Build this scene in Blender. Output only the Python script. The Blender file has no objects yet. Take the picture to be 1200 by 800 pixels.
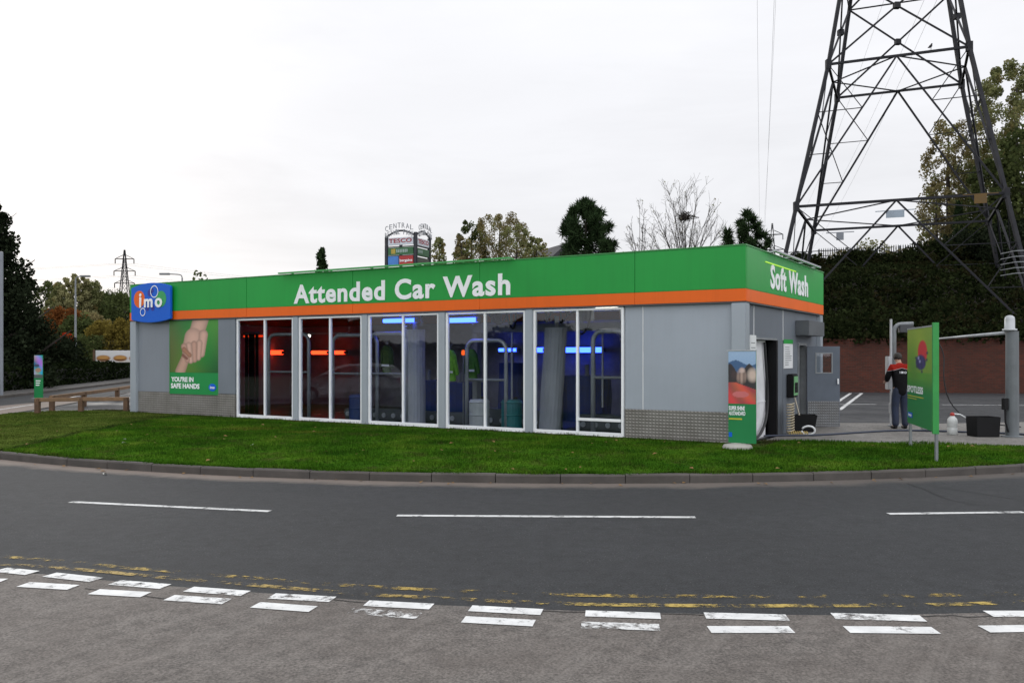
import bpy, bmesh, math, random
import numpy as np
from mathutils import Vector, Matrix
from mathutils.geometry import delaunay_2d_cdt

R = math.radians
random.seed(7)
rng = np.random.default_rng(7)
scene = bpy.context.scene
col = scene.collection

# ------------------------------------------------------------------ camera maths
F, CX, HY, CH = 1035.0, 600.0, 416.0, 1.8          # focal px, centre column, horizon row, eye height


def G(px, py, z=0.0):
    d = F * (CH - z) / (py - HY)
    return Vector(((px - CX) / F * d, d, z))


def P(px, py, d):
    return Vector(((px - CX) / F * d, d, CH + (HY - py) / F * d))


# ------------------------------------------------------------------ colour helpers
def lin(c):
    c = c / 255.0
    return c / 12.92 if c <= 0.04045 else ((c + 0.055) / 1.055) ** 2.4


def S(r, g, b):
    return (lin(r), lin(g), lin(b), 1.0)


def C(r, g, b):
    return (r, g, b, 1.0)


# ------------------------------------------------------------------ materials
MATS = {}


def nt(name):
    m = bpy.data.materials.new(name)
    m.use_nodes = True
    t = m.node_tree
    t.nodes.clear()
    out = t.nodes.new('ShaderNodeOutputMaterial')
    return m, t, out


def N(t, kind, **kw):
    n = t.nodes.new(kind)
    for k, v in kw.items():
        if k.startswith('i_'):
            key = k[2:]
            n.inputs[int(key) if key.isdigit() else key.replace('_', ' ')].default_value = v
        else:
            setattr(n, k, v)
    return n


def ramp(t, fac, stops):
    r = t.nodes.new('ShaderNodeValToRGB')
    e = r.color_ramp.elements
    e[0].position, e[0].color = stops[0]
    e[1].position, e[1].color = stops[-1]
    for p, c in stops[1:-1]:
        x = e.new(p)
        x.color = c
    t.links.new(fac, r.inputs[0])
    return r


def math_n(t, op, a, b=None, clamp=False):
    m = t.nodes.new('ShaderNodeMath')
    m.operation = op
    m.use_clamp = clamp
    for i, v in enumerate((a, b)):
        if v is None:
            continue
        if hasattr(v, 'links') or hasattr(v, 'is_linked'):
            t.links.new(v, m.inputs[i])
        else:
            m.inputs[i].default_value = v
    return m.outputs[0]


def mix(t, fac, a, b, mode='MIX'):
    m = t.nodes.new('ShaderNodeMix')
    m.data_type = 'RGBA'
    m.blend_type = mode
    for s, v in ((m.inputs[0], fac), (m.inputs[6], a), (m.inputs[7], b)):
        if hasattr(v, 'is_linked'):
            t.links.new(v, s)
        else:
            s.default_value = v
    return m.outputs[2]


def noise(t, scale, detail=4, rough=.55, vec=None, dist=0.0):
    n = t.nodes.new('ShaderNodeTexNoise')
    n.inputs['Scale'].default_value = scale
    n.inputs['Detail'].default_value = detail
    n.inputs['Roughness'].default_value = rough
    n.inputs['Distortion'].default_value = dist
    if vec is None:
        vec = t.nodes.new('ShaderNodeTexCoord').outputs['Object']
    t.links.new(vec, n.inputs['Vector'])
    return n.outputs['Fac']


def pbr(name, base, rough=.5, metal=0.0, var=.12, scale=3.0, bump=0.0, bscale=60.0, dirt=0.0, spec=.5, streak=0.0):
    """principled surface whose colour wanders a little, with optional grain and grime low down"""
    if name in MATS:
        return MATS[name]
    m, t, out = nt(name)
    b = N(t, 'ShaderNodeBsdfPrincipled')
    tc = t.nodes.new('ShaderNodeTexCoord').outputs['Object']
    n1 = noise(t, scale, 5, .6, tc)
    dk = tuple(max(0, x * (1 - var)) for x in base[:3]) + (1,)
    lt = tuple(min(1, x * (1 + var)) for x in base[:3]) + (1,)
    c = ramp(t, n1, [(.3, dk), (.7, lt)]).outputs[0]
    if dirt > 0:
        n2 = noise(t, 1.3, 6, .7, tc)
        c = mix(t, math_n(t, 'MULTIPLY', ramp(t, n2, [(.45, (0, 0, 0, 1)), (.75, (1, 1, 1, 1))]).outputs[0], dirt), c, (.06, .05, .04, 1))
    if streak > 0:
        mp = N(t, 'ShaderNodeMapping')
        mp.inputs['Scale'].default_value = (5.0, 5.0, .28)
        t.links.new(tc, mp.inputs[0])
        n3 = noise(t, 1.0, 7, .75, mp.outputs[0])
        c = mix(t, math_n(t, 'MULTIPLY', ramp(t, n3, [(.47, (0, 0, 0, 1)), (.72, (1, 1, 1, 1))]).outputs[0], streak), c, tuple(x * .45 for x in base[:3]) + (1,))
        n4 = noise(t, .22, 3, .5, tc)
        c = mix(t, math_n(t, 'MULTIPLY', ramp(t, n4, [(.35, (0, 0, 0, 1)), (.7, (1, 1, 1, 1))]).outputs[0], .35), c, tuple(min(1, x * 1.25 + .012) for x in base[:3]) + (1,))
    t.links.new(c, b.inputs['Base Color'])
    rr = ramp(t, n1, [(.2, (rough * .8,) * 3 + (1,)), (.8, (min(1, rough * 1.2),) * 3 + (1,))]).outputs[0]
    t.links.new(rr, b.inputs['Roughness'])
    b.inputs['Metallic'].default_value = metal
    b.inputs['Specular IOR Level'].default_value = spec
    if bump > 0:
        bp = N(t, 'ShaderNodeBump')
        bp.inputs['Strength'].default_value = bump
        bp.inputs['Distance'].default_value = .01
        t.links.new(noise(t, bscale, 4, .6, tc), bp.inputs['Height'])
        t.links.new(bp.outputs[0], b.inputs['Normal'])
    t.links.new(b.outputs[0], out.inputs[0])
    MATS[name] = m
    return m


def emit(name, colr, strength):
    m, t, out = nt(name)
    e = N(t, 'ShaderNodeEmission')
    e.inputs[0].default_value = colr
    e.inputs[1].default_value = strength
    t.links.new(e.outputs[0], out.inputs[0])
    return m


def leafmat(name, dark, light, scale=.6, transl=.25, extra=None):
    m, t, out = nt(name)
    tc = t.nodes.new('ShaderNodeTexCoord').outputs['Object']
    g = t.nodes.new('ShaderNodeNewGeometry')
    f = math_n(t, 'ADD', math_n(t, 'MULTIPLY', noise(t, scale, 3, .6, tc), .9), math_n(t, 'MULTIPLY', g.outputs['Random Per Island'], .55))
    f = math_n(t, 'SUBTRACT', f, .22, True)
    stops = [(.15, dark), (.85, light)]
    c = ramp(t, f, stops).outputs[0]
    if extra:
        fr = ramp(t, noise(t, scale * 1.7, 3, .6, tc), [(.52, (0, 0, 0, 1)), (.66, (1, 1, 1, 1))]).outputs[0]
        c = mix(t, fr, c, extra)
    d = N(t, 'ShaderNodeBsdfDiffuse')
    tr = N(t, 'ShaderNodeBsdfTranslucent')
    t.links.new(c, d.inputs[0])
    t.links.new(c, tr.inputs[0])
    mx = N(t, 'ShaderNodeMixShader')
    mx.inputs[0].default_value = transl
    t.links.new(d.outputs[0], mx.inputs[1])
    t.links.new(tr.outputs[0], mx.inputs[2])
    t.links.new(mx.outputs[0], out.inputs[0])
    return m


def picmat():
    m, t, out = nt('printed_picture')
    a = N(t, 'ShaderNodeAttribute', attribute_name='Col')
    b = N(t, 'ShaderNodeBsdfPrincipled')
    n = noise(t, 30, 3)
    c = mix(t, .12, a.outputs['Color'], ramp(t, n, [(.3, (.2, .2, .2, 1)), (.7, (.5, .5, .5, 1))]).outputs[0], 'OVERLAY')
    t.links.new(c, b.inputs['Base Color'])
    b.inputs['Roughness'].default_value = .45
    t.links.new(b.outputs[0], out.inputs[0])
    return m


def glassmat(name='window_glass', tint=(.86, .88, .9, 1)):
    m, t, out = nt(name)
    tr = N(t, 'ShaderNodeBsdfTransparent')
    tr.inputs[0].default_value = tint
    gl = N(t, 'ShaderNodeBsdfGlossy')
    gl.inputs['Roughness'].default_value = .015
    gl.inputs[0].default_value = (.95, .97, 1, 1)
    fr = N(t, 'ShaderNodeFresnel')
    ge = t.nodes.new('ShaderNodeNewGeometry')
    # a pane is a thin solid: keep the same reflectance on its inner face
    ior = math_n(t, 'SUBTRACT', 1.5, math_n(t, 'MULTIPLY', ge.outputs['Backfacing'], 1.5 - 1 / 1.5))
    t.links.new(ior, fr.inputs[0])
    f = math_n(t, 'MULTIPLY', fr.outputs[0], .8, True)
    mx = N(t, 'ShaderNodeMixShader')
    t.links.new(f, mx.inputs[0])
    t.links.new(tr.outputs[0], mx.inputs[1])
    t.links.new(gl.outputs[0], mx.inputs[2])
    t.links.new(mx.outputs[0], out.inputs[0])
    return m


# ------------------------------------------------------------------ mesh builder
class MB:
    def __init__(s):
        s.v, s.f, s.m = [], [], []

    def add(s, vs, fs, mi=0):
        o = len(s.v)
        s.v += [tuple(v) for v in vs]
        s.f += [tuple(i + o for i in f) for f in fs]
        s.m += [mi] * len(fs)
        return s

    def box(s, x0, x1, y0, y1, z0, z1, mi=0, M=None):
        vs = [Vector((x, y, z)) for z in (z0, z1) for y in (y0, y1) for x in (x0, x1)]
        if M is not None:
            vs = [M @ v for v in vs]
        return s.add(vs, [(0, 2, 3, 1), (4, 5, 7, 6), (0, 1, 5, 4), (2, 6, 7, 3), (0, 4, 6, 2), (1, 3, 7, 5)], mi)

    def bar(s, a, b, w, h=None, mi=0):
        """rectangular bar from a to b"""
        h = h or w
        a, b = Vector(a), Vector(b)
        d = (b - a).normalized()
        up = Vector((0, 0, 1)) if abs(d.z) < .95 else Vector((0, 1, 0))
        x = d.cross(up).normalized()
        y = x.cross(d)
        vs = [p + x * sx * w / 2 + y * sy * h / 2 for p in (a, b) for sx, sy in ((-1, -1), (1, -1), (1, 1), (-1, 1))]
        return s.add(vs, [(0, 3, 2, 1), (4, 5, 6, 7), (0, 1, 5, 4), (1, 2, 6, 5), (2, 3, 7, 6), (3, 0, 4, 7)], mi)

    def tube(s, pts, r, n=8, mi=0, cap=True):
        pts = [Vector(p) for p in pts]
        rs = r if hasattr(r, '__len__') else [r] * len(pts)
        rings, ref = [], None
        for i, p in enumerate(pts):
            d = (pts[min(i + 1, len(pts) - 1)] - pts[max(i - 1, 0)])
            d = d.normalized() if d.length > 1e-9 else Vector((0, 0, 1))
            if ref is None:
                ref = Vector((1, 0, 0)) if abs(d.x) < .8 else Vector((0, 1, 0))
            x = (ref - d * ref.dot(d)).normalized()
            ref = x
            y = d.cross(x)
            rings.append([p + (x * math.cos(2 * math.pi * k / n) + y * math.sin(2 * math.pi * k / n)) * rs[i] for k in range(n)])
        vs = [v for rg in rings for v in rg]
        fs = []
        for i in range(len(pts) - 1):
            for k in range(n):
                fs.append((i * n + k, i * n + (k + 1) % n, (i + 1) * n + (k + 1) % n, (i + 1) * n + k))
        if cap:
            fs.append(tuple(range(n - 1, -1, -1)))
            fs.append(tuple(range((len(pts) - 1) * n, len(pts) * n)))
        return s.add(vs, fs, mi)

    def lathe(s, prof, n=20, c=(0, 0, 0), mi=0):
        vs, fs = [], []
        for r, z in prof:
            for k in range(n):
                a = 2 * math.pi * k / n
                vs.append((c[0] + r * math.cos(a), c[1] + r * math.sin(a), c[2] + z))
        for i in range(len(prof) - 1):
            for k in range(n):
                fs.append((i * n + k, i * n + (k + 1) % n, (i + 1) * n + (k + 1) % n, (i + 1) * n + k))
        fs.append(tuple(range(n - 1, -1, -1)))
        fs.append(tuple(range((len(prof) - 1) * n, len(prof) * n)))
        return s.add(vs, fs, mi)

    def prism(s, poly, z0, z1, mi=0, M=None):
        n = len(poly)
        vs = [Vector((x, y, z0)) for x, y in poly] + [Vector((x, y, z1)) for x, y in poly]
        if M is not None:
            vs = [M @ v for v in vs]
        fs = [tuple(range(n - 1, -1, -1)), tuple(range(n, 2 * n))]
        fs += [(i, (i + 1) % n, n + (i + 1) % n, n + i) for i in range(n)]
        return s.add(vs, fs, mi)

    def build(s, name, mat, parent=None, smooth=False, bevel=0.0, **props):
        me = bpy.data.meshes.new(name)
        me.from_pydata(s.v, [], s.f)
        mats = mat if isinstance(mat, (list, tuple)) else [mat]
        for m in mats:
            me.materials.append(m)
        if len(mats) > 1:
            me.polygons.foreach_set('material_index', s.m)
        if bevel > 0:
            bm = bmesh.new()
            bm.from_mesh(me)
            bmesh.ops.bevel(bm, geom=[e for e in bm.edges if len(e.link_faces) == 2 and e.calc_face_angle(0) > .6], offset=bevel, segments=2, affect='EDGES', clamp_overlap=True)
            bm.to_mesh(me)
            bm.free()
        if smooth:
            me.polygons.foreach_set('use_smooth', [True] * len(me.polygons))
        me.update()
        return link(name, me, parent, **props)


def link(name, me, parent=None, **props):
    o = bpy.data.objects.new(name, me)
    col.objects.link(o)
    if parent is not None:
        o.parent = parent
    for k, v in props.items():
        o[k] = v
    return o


def tag(o, label=None, cat=None, group=None, kind=None):
    for k, v in (('label', label), ('category', cat), ('group', group), ('kind', kind)):
        if v:
            o[k] = v
    return o


def thing(name, loc, rz=0.0, label=None, cat=None, group=None):
    o = bpy.data.objects.new(name, None)
    o.empty_display_size = .2
    col.objects.link(o)
    o.location = loc
    o.rotation_euler = (0, 0, rz)
    return tag(o, label, cat, group)


def dup(root, loc, rz=0.0, label=None, scale=None):
    r = root.copy()
    col.objects.link(r)
    r.location = loc
    r.rotation_euler = (0, 0, rz)
    if scale:
        r.scale = scale if hasattr(scale, '__len__') else (scale,) * 3
    if label:
        r['label'] = label
    for ch in list(root.children):
        c = ch.copy()
        col.objects.link(c)
        c.parent = r
        for g in ch.children:
            d = g.copy()
            col.objects.link(d)
            d.parent = c
    return r


def arrmesh(name, verts, faces, mat, parent=None, smooth=False, **props):
    """verts (n,3) float array, faces (m,k) int array"""
    me = bpy.data.meshes.new(name)
    verts = np.asarray(verts, dtype=np.float32)
    faces = np.asarray(faces, dtype=np.int32)
    k = faces.shape[1]
    me.vertices.add(len(verts))
    me.vertices.foreach_set('co', verts.ravel())
    me.loops.add(faces.size)
    me.loops.foreach_set('vertex_index', faces.ravel())
    me.polygons.add(len(faces))
    me.polygons.foreach_set('loop_start', np.arange(0, faces.size, k, dtype=np.int32))
    if smooth:
        me.polygons.foreach_set('use_smooth', np.ones(len(faces), dtype=bool))
    me.update(calc_edges=True)
    me.validate()
    me.materials.append(mat)
    return link(name, me, parent, **props)


def textmesh(s, bold=.02, spacing=1.0, depth=0.0):
    cu = bpy.data.curves.new('letters', 'FONT')
    cu.body = s
    cu.size = 1.0
    cu.offset = bold
    cu.space_character = spacing
    cu.extrude = depth
    cu.resolution_u = 4
    o = bpy.data.objects.new('letters', cu)
    col.objects.link(o)
    dg = bpy.context.evaluated_depsgraph_get()
    me = bpy.data.meshes.new_from_object(o.evaluated_get(dg))
    bpy.data.objects.remove(o)
    bpy.data.curves.remove(cu)
    return me


def lettering(name, s, box, M, mat, parent, bold=.02, thick=.012, spacing=1.0, **props):
    """text fitted to a box (x0,x1,z0,z1) in the plane of matrix M (x right, z up, -y outwards)"""
    me = textmesh(s, bold, spacing, .02)
    n = len(me.vertices)
    a = np.empty(n * 3, dtype=np.float32)
    me.vertices.foreach_get('co', a)
    a = a.reshape(-1, 3)
    lo, hi = a.min(0), a.max(0)
    x0, x1, z0, z1 = box
    out = np.empty_like(a)
    out[:, 0] = x0 + (a[:, 0] - lo[0]) / (hi[0] - lo[0]) * (x1 - x0)
    out[:, 2] = z0 + (a[:, 1] - lo[1]) / (hi[1] - lo[1]) * (z1 - z0)
    out[:, 1] = -(a[:, 2] - lo[2]) / max(1e-6, hi[2] - lo[2]) * thick
    me.vertices.foreach_set('co', out.ravel())
    me.transform(M)
    me.materials.clear()
    me.materials.append(mat)
    me.update()
    return link(name, me, parent, **props)


def picture(name, w, h, fn, mat, parent, M, nx=60, ny=80, **props):
    """flat printed picture: fn(u,v)->(n,3) linear colours, u right, v up in 0..1"""
    uu, vv = np.meshgrid(np.linspace(0, 1, nx + 1), np.linspace(0, 1, ny + 1))
    u, v = uu.ravel(), vv.ravel()
    cols = np.clip(fn(u, v), 0, 1)
    pts = np.stack([u * w, np.zeros_like(u), v * h], 1)
    Ma = np.array(M)
    pts = pts @ Ma[:3, :3].T + Ma[:3, 3]
    i = (np.arange(ny)[:, None] * (nx + 1) + np.arange(nx)[None, :]).ravel()
    f = np.stack([i, i + 1, i + nx + 2, i + nx + 1], 1)
    o = arrmesh(name, pts, f, mat, parent, **props)
    at = o.data.color_attributes.new('Col', 'FLOAT_COLOR', 'POINT')
    at.data.foreach_set('color', np.concatenate([cols, np.ones((len(cols), 1))], 1).astype(np.float32).ravel())
    return o


# ------------------------------------------------------------------ common materials
M_pic = picmat()
M_steel = pbr('galvanised_steel', C(.20, .215, .225), .5, .0, .18, 4, .05)
M_lsteel = pbr('light_metal', C(.42, .44, .46), .35, .3, .1, 5)
M_black = pbr('black_plastic', C(.009, .009, .010), .6, 0, .2, 8, spec=.2)
M_rubber = pbr('black_rubber', C(.015, .016, .018), .6, 0, .2, 8)
M_white = pbr('white_paint', C(.72, .74, .75), .35, 0, .06, 3)
M_sign = pbr('white_lettering', C(.88, .9, .92), .4, 0, .03, 3)
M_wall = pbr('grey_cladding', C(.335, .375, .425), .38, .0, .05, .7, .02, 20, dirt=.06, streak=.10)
M_side_shade = pbr('grey_cladding_shaded', C(.125, .145, .172), .4, .0, .06, .7, .02, 20, dirt=.08, streak=.15)  # same cladding as the front, with the side's shade put into a darker colour
M_pil = pbr('grey_pilaster', C(.33, .37, .41), .33, .1, .06, 1.2, streak=.12)
M_green = pbr('green_panel', C(.011, .30, .045), .40, 0, .07, .5, .015, 12, spec=.35, streak=.18)
M_orange = pbr('orange_panel', C(.76, .125, .004), .40, 0, .06, .6, .015, 12, spec=.35, streak=.15)
M_blue = pbr('blue_panel', C(.006, .115, .60), .42, 0, .05, 1, spec=.3)
M_glass = glassmat()
M_dark = pbr('dark_interior', C(.03, .032, .036), .7, 0, .2, 2)
M_brick_red = None

# ------------------------------------------------------------------ setting: ground, road, lawn
ARC_C, ARC_R = Vector((1.2, 31.4)), 19.0


def arc(r, a0, a1, n):
    return [Vector((ARC_C.x + r * math.cos(R(a)), ARC_C.y + r * math.sin(R(a)))) for a in np.linspace(a0, a1, n)]


# kerb line, from the right (out of frame) round the front to the left road
KERB = [Vector((40, 31)), Vector((27, 24.5))] + list(reversed(arc(ARC_R, -124.5, -48, 30))) + \
       [Vector(p) for p in ((-11.4, 16.75), (-12.9, 18.7), (-13.9, 21.2), (-14.5, 24.6), (-15.0, 28.5), (-16.6, 36), (-19.6, 50), (-22.5, 64), (-27, 82))]


def smooth_line(pts, it=2):
    for _ in range(it):
        q = [pts[0]]
        for a, b in zip(pts, pts[1:]):
            q += [a * .75 + b * .25, a * .25 + b * .75]
        pts = q + [pts[-1]]
    return pts


KERB = smooth_line(KERB, 1)


def offset_line(pts, d):
    out = []
    for i, p in enumerate(pts):
        t = (pts[min(i + 1, len(pts) - 1)] - pts[max(i - 1, 0)]).normalized()
        out.append(p + Vector((t.y, -t.x)) * d)
    return out


def dist_line(x, y, pts):
    best = np.full(np.shape(x), 1e9)
    for a, b in zip(pts, pts[1:]):
        dx, dy = b.x - a.x, b.y - a.y
        L = dx * dx + dy * dy + 1e-12
        t = np.clip(((x - a.x) * dx + (y - a.y) * dy) / L, 0, 1)
        best = np.minimum(best, np.hypot(x - a.x - t * dx, y - a.y - t * dy))
    return best


def inside(x, y, poly):
    c = np.zeros(np.shape(x), dtype=bool)
    n = len(poly)
    for i in range(n):
        x0, y0 = poly[i][0], poly[i][1]
        x1, y1 = poly[(i + 1) % n][0], poly[(i + 1) % n][1]
        if y0 == y1:
            continue
        h = ((y0 > y) != (y1 > y)) & (x < (x1 - x0) * (y - y0) / (y1 - y0) + x0)
        c ^= h
    return c


def sheet(name, poly, z, mat, **props):
    poly = [Vector((p[0], p[1])) for p in poly]
    vs, es, fs, *_ = delaunay_2d_cdt(poly, [(i, (i + 1) % len(poly)) for i in range(len(poly))], [], 1, 1e-5)
    mb = MB()
    mb.add([(v.x, v.y, z) for v in vs], [tuple(f) for f in fs])
    o = mb.build(name, mat, kind='structure', **props)
    return o


# ground sheet to the horizon
def ground_mat():
    m, t, out = nt('rough_ground')
    b = N(t, 'ShaderNodeBsdfPrincipled')
    n = noise(t, .15, 8, .7)
    n2 = noise(t, 3, 6, .7)
    c = ramp(t, n, [(.35, C(.022, .035, .010)), (.55, C(.04, .05, .016)), (.75, C(.055, .05, .03))]).outputs[0]
    c = mix(t, .35, c, ramp(t, n2, [(.3, C(.01, .015, .006)), (.7, C(.07, .08, .03))]).outputs[0])
    t.links.new(c, b.inputs['Base Color'])
    b.inputs['Roughness'].default_value = .95
    t.links.new(b.outputs[0], out.inputs[0])
    return m


M_ground = ground_mat()
mb = MB()
mb.add([(-1500, -1500, -.04), (1500, -1500, -.04), (1500, 2500, -.04), (-1500, 2500, -.04)], [(0, 1, 2, 3)])
mb.build('ground', M_ground, kind='structure')


def asphalt(name, dark, light, brown=None, gutter=False, wet=False, streak=0.0):
    m, t, out = nt(name)
    b = N(t, 'ShaderNodeBsdfPrincipled')
    tc = t.nodes.new('ShaderNodeTexCoord').outputs['Object']
    fine = noise(t, 55, 3, .75, tc)
    mid = noise(t, 2.2, 6, .65, tc)
    big = noise(t, .35, 4, .6, tc)
    c = ramp(t, math_n(t, 'ADD', math_n(t, 'MULTIPLY', mid, .45), math_n(t, 'MULTIPLY', big, .55)), [(.32, dark), (.68, light)]).outputs[0]
    c = mix(t, .62, c, ramp(t, fine, [(.36, (.10, .10, .10, 1)), (.5, (.5, .5, .5, 1)), (.64, (.92, .92, .92, 1))]).outputs[0], 'OVERLAY')
    blot = noise(t, 7.5, 5, .7, tc)
    c = mix(t, .45, c, ramp(t, blot, [(.36, (.22, .22, .22, 1)), (.5, (.5, .5, .5, 1)), (.66, (.74, .74, .74, 1))]).outputs[0], 'OVERLAY')
    # pale chippings
    vo = N(t, 'ShaderNodeTexVoronoi')
    vo.inputs['Scale'].default_value = 38
    t.links.new(tc, vo.inputs['Vector'])
    chip = ramp(t, vo.outputs['Distance'], [(.06, (1, 1, 1, 1)), (.16, (0, 0, 0, 1))]).outputs[0]
    sep = N(t, 'ShaderNodeSeparateColor')
    t.links.new(vo.outputs['Color'], sep.inputs[0])
    chip = math_n(t, 'MULTIPLY', chip, math_n(t, 'GREATER_THAN', sep.outputs[0], .8))
    c = mix(t, math_n(t, 'MULTIPLY', chip, .75), c, C(.30, .29, .27))
    if brown:
        c = mix(t, ramp(t, noise(t, .9, 7, .7, tc), [(.4, (0, 0, 0, 1)), (.75, (.6, .6, .6, 1))]).outputs[0], c, brown)
    if streak:
        sv = N(t, 'ShaderNodeMapping')
        sv.vector_type = 'TEXTURE'
        sv.inputs['Rotation'].default_value = (0, 0, R(58))
        sv.inputs['Scale'].default_value = (4.5, .3, 1)
        t.links.new(tc, sv.inputs[0])
        s1 = noise(t, 1.4, 6, .7, sv.outputs[0])
        c = mix(t, math_n(t, 'MULTIPLY', ramp(t, s1, [(.48, (0, 0, 0, 1)), (.72, (1, 1, 1, 1))]).outputs[0], streak), c, C(.24, .22, .20))
    if gutter:
        sp = N(t, 'ShaderNodeSeparateXYZ')
        t.links.new(tc, sp.inputs[0])
        dx = math_n(t, 'SUBTRACT', sp.outputs[0], ARC_C.x)
        dy = math_n(t, 'SUBTRACT', sp.outputs[1], ARC_C.y)
        rr = math_n(t, 'SQRT', math_n(t, 'ADD', math_n(t, 'MULTIPLY', dx, dx), math_n(t, 'MULTIPLY', dy, dy)))
        wob = math_n(t, 'MULTIPLY', math_n(t, 'SUBTRACT', noise(t, 1.1, 5, .7, tc), .5), .7)
        rw = math_n(t, 'ADD', rr, wob)
        # silt along the kerb
        gf = ramp(t, math_n(t, 'SUBTRACT', rw, ARC_R), [(0, (1, 1, 1, 1)), (.25, (.85, .85, .85, 1)), (.55, (0, 0, 0, 1))]).outputs[0]
        lf = ramp(t, sp.outputs[0], [(0, (1, 1, 1, 1)), (1, (.3, .3, .3, 1))])
        mp = N(t, 'ShaderNodeMapRange')
        mp.inputs[1].default_value, mp.inputs[2].default_value = -5, 6
        mp.inputs[3].default_value, mp.inputs[4].default_value = 1.0, .40
        t.links.new(sp.outputs[0], mp.inputs[0])
        c = mix(t, math_n(t, 'MULTIPLY', gf, mp.outputs[0]), c, C(.20, .165, .14))
        # wheel tracks: slightly darker, polished
        trk = None
        for r0 in (20.35, 21.0, 22.8, 24.0):
            g = math_n(t, 'SUBTRACT', 1.0, math_n(t, 'MULTIPLY', math_n(t, 'ABSOLUTE', math_n(t, 'SUBTRACT', rw, r0)), 2.0), True)
            trk = g if trk is None else math_n(t, 'MAXIMUM', trk, g)
        c = mix(t, math_n(t, 'MULTIPLY', trk, .26), c, C(.022, .023, .025))
    t.links.new(c, b.inputs['Base Color'])
    if wet:
        wr = ramp(t, noise(t, .5, 5, .6, tc), [(.40, (.55, .55, .55, 1)), (.62, (.85, .85, .85, 1))]).outputs[0]
        t.links.new(wr, b.inputs['Roughness'])
        b.inputs['Specular IOR Level'].default_value = .2
    else:
        b.inputs['Roughness'].default_value = .82
        b.inputs['Specular IOR Level'].default_value = .35
    bp = N(t, 'ShaderNodeBump')
    bp.inputs['Strength'].default_value = .35
    bp.inputs['Distance'].default_value = .006
    t.links.new(noise(t, 90, 3, .7, tc), bp.inputs['Height'])
    t.links.new(bp.outputs[0], b.inputs['Normal'])
    t.links.new(b.outputs[0], out.inputs[0])
    return m


M_road = asphalt('road_asphalt', C(.019, .0205, .022), C(.031, .033, .0355), gutter=True)
M_side_road = asphalt('worn_side_road', C(.102, .091, .082), C(.150, .136, .123), C(.10, .083, .072), streak=.4)
M_park = asphalt('car_park_asphalt', C(.03, .031, .033), C(.05, .052, .055), wet=True)
M_conc = asphalt('concrete_slab', C(.15, .143, .132), C(.23, .22, .205), C(.11, .10, .09), wet=True)

# outer edge of the main road (near side, then round to the left)
GIVE = [G(px, py).xy for px, py in ((0, 668.5), (85, 676), (163, 684), (253, 691), (352, 698), (467, 706.5), (592, 713), (731, 717.5), (873, 720.5), (1028, 721), (1200, 717))]
OUTER_L = [Vector(p) for p in ((-24.6, 56.5), (-21.2, 36.5), (-20.4, 29), (-19.2, 22), (-16.6, 16.6), (-12.6, 12.4), (-8.2, 9.2))]
OUTER_R = [Vector(p) for p in ((6.5, 6.75), (11, 8.4), (18, 12.5), (27, 18.5), (40, 25.5))]
OUTER = [Vector((-29, 75))] + OUTER_L + [Vector(p) for p in GIVE] + OUTER_R
kerb_out = offset_line(KERB, 0)
sheet('road', list(OUTER) + [Vector((p.x, p.y)) for p in KERB], 0.0, M_road)
# the side road the camera stands in
SR = [Vector((-9.5, 9.9)), Vector((-8.2, 9.2))] + [Vector(p) for p in GIVE] + [Vector((6.5, 6.75)), Vector((8.5, 7.4)), Vector((7.0, 3)), Vector((6.8, -40)), Vector((-7.4, -40)), Vector((-7.6, 5))]
sheet('side_road', SR, 0.004, M_side_road)


# car park / whole island surface, a step above the road
inner = offset_line(KERB, .125)
# make sure offset goes into the island
if (inner[20] - ARC_C).length > ARC_R:
    SGN = -1
else:
    SGN = 1
inner = offset_line(KERB, SGN * .125)
sheet('car_park', [Vector((p.x, p.y)) for p in inner] + [Vector((-8, 90)), Vector((60, 60)), Vector((60, 36))], .10, M_park)

# kerb stones
M_kerb = pbr('kerb_concrete', C(.070, .063, .057), .85, 0, .35, 2.5, .4, 40, dirt=.6)


def kerb_mesh(line, sgn, name, z1=.12, w=.125, mat=None):
    mb = MB()
    pts, acc = [line[0]], 0.0
    L = [0]
    for a, b in zip(line, line[1:]):
        L.append(L[-1] + (b - a).length)

    def at(s):
        for i in range(len(line) - 1):
            if s <= L[i + 1] or i == len(line) - 2:
                t = (s - L[i]) / max(1e-9, L[i + 1] - L[i])
                return line[i].lerp(line[i + 1], t)
    s = 0.0
    while s < L[-1] - .95:
        a, b = at(s + .006), at(s + .909)
        d = (b - a).normalized()
        nrm = Vector((d.y, -d.x)) * sgn
        dz = random.uniform(-.006, .006)
        ch = .022
        dv = random.uniform(-.004, .004)
        prof = [(0 + dv, -.08), (0 + dv, z1 - ch + dz), (ch + dv, z1 + dz), (w, z1 + dz), (w, -.08)]
        vs = [(p.x + nrm.x * o, p.y + nrm.y * o, z) for p in (a, b) for o, z in prof]
        n = len(prof)
        fs = [tuple(range(n)), tuple(range(2 * n - 1, n - 1, -1))] + [(i, i + n, (i + 1) % n + n, (i + 1) % n) for i in range(n)]
        mb.add(vs, fs)
        s += .915
    return mb.build(name, mat or M_kerb, kind='structure')


kerb_mesh(KERB, SGN, 'kerb')
# footway and kerb beyond the left road
far_edge = [Vector(p) for p in ((-29, 75), (-24.6, 56.5), (-21.2, 36.5), (-20.4, 29), (-19.2, 22), (-16.6, 16.6))]
fe = smooth_line(far_edge, 1)
fe_out = offset_line(fe, 0)
s2 = 1 if (offset_line(fe, 1)[5].x < fe[5].x) else -1
pav = offset_line(fe, s2 * .13)
pav2 = offset_line(fe, s2 * 2.0)
sheet('footway', pav + list(reversed(pav2)), .115, asphalt('footway_asphalt', C(.055, .053, .05), C(.08, .077, .073)))
kerb_mesh(fe, s2, 'far_kerb')

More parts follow.
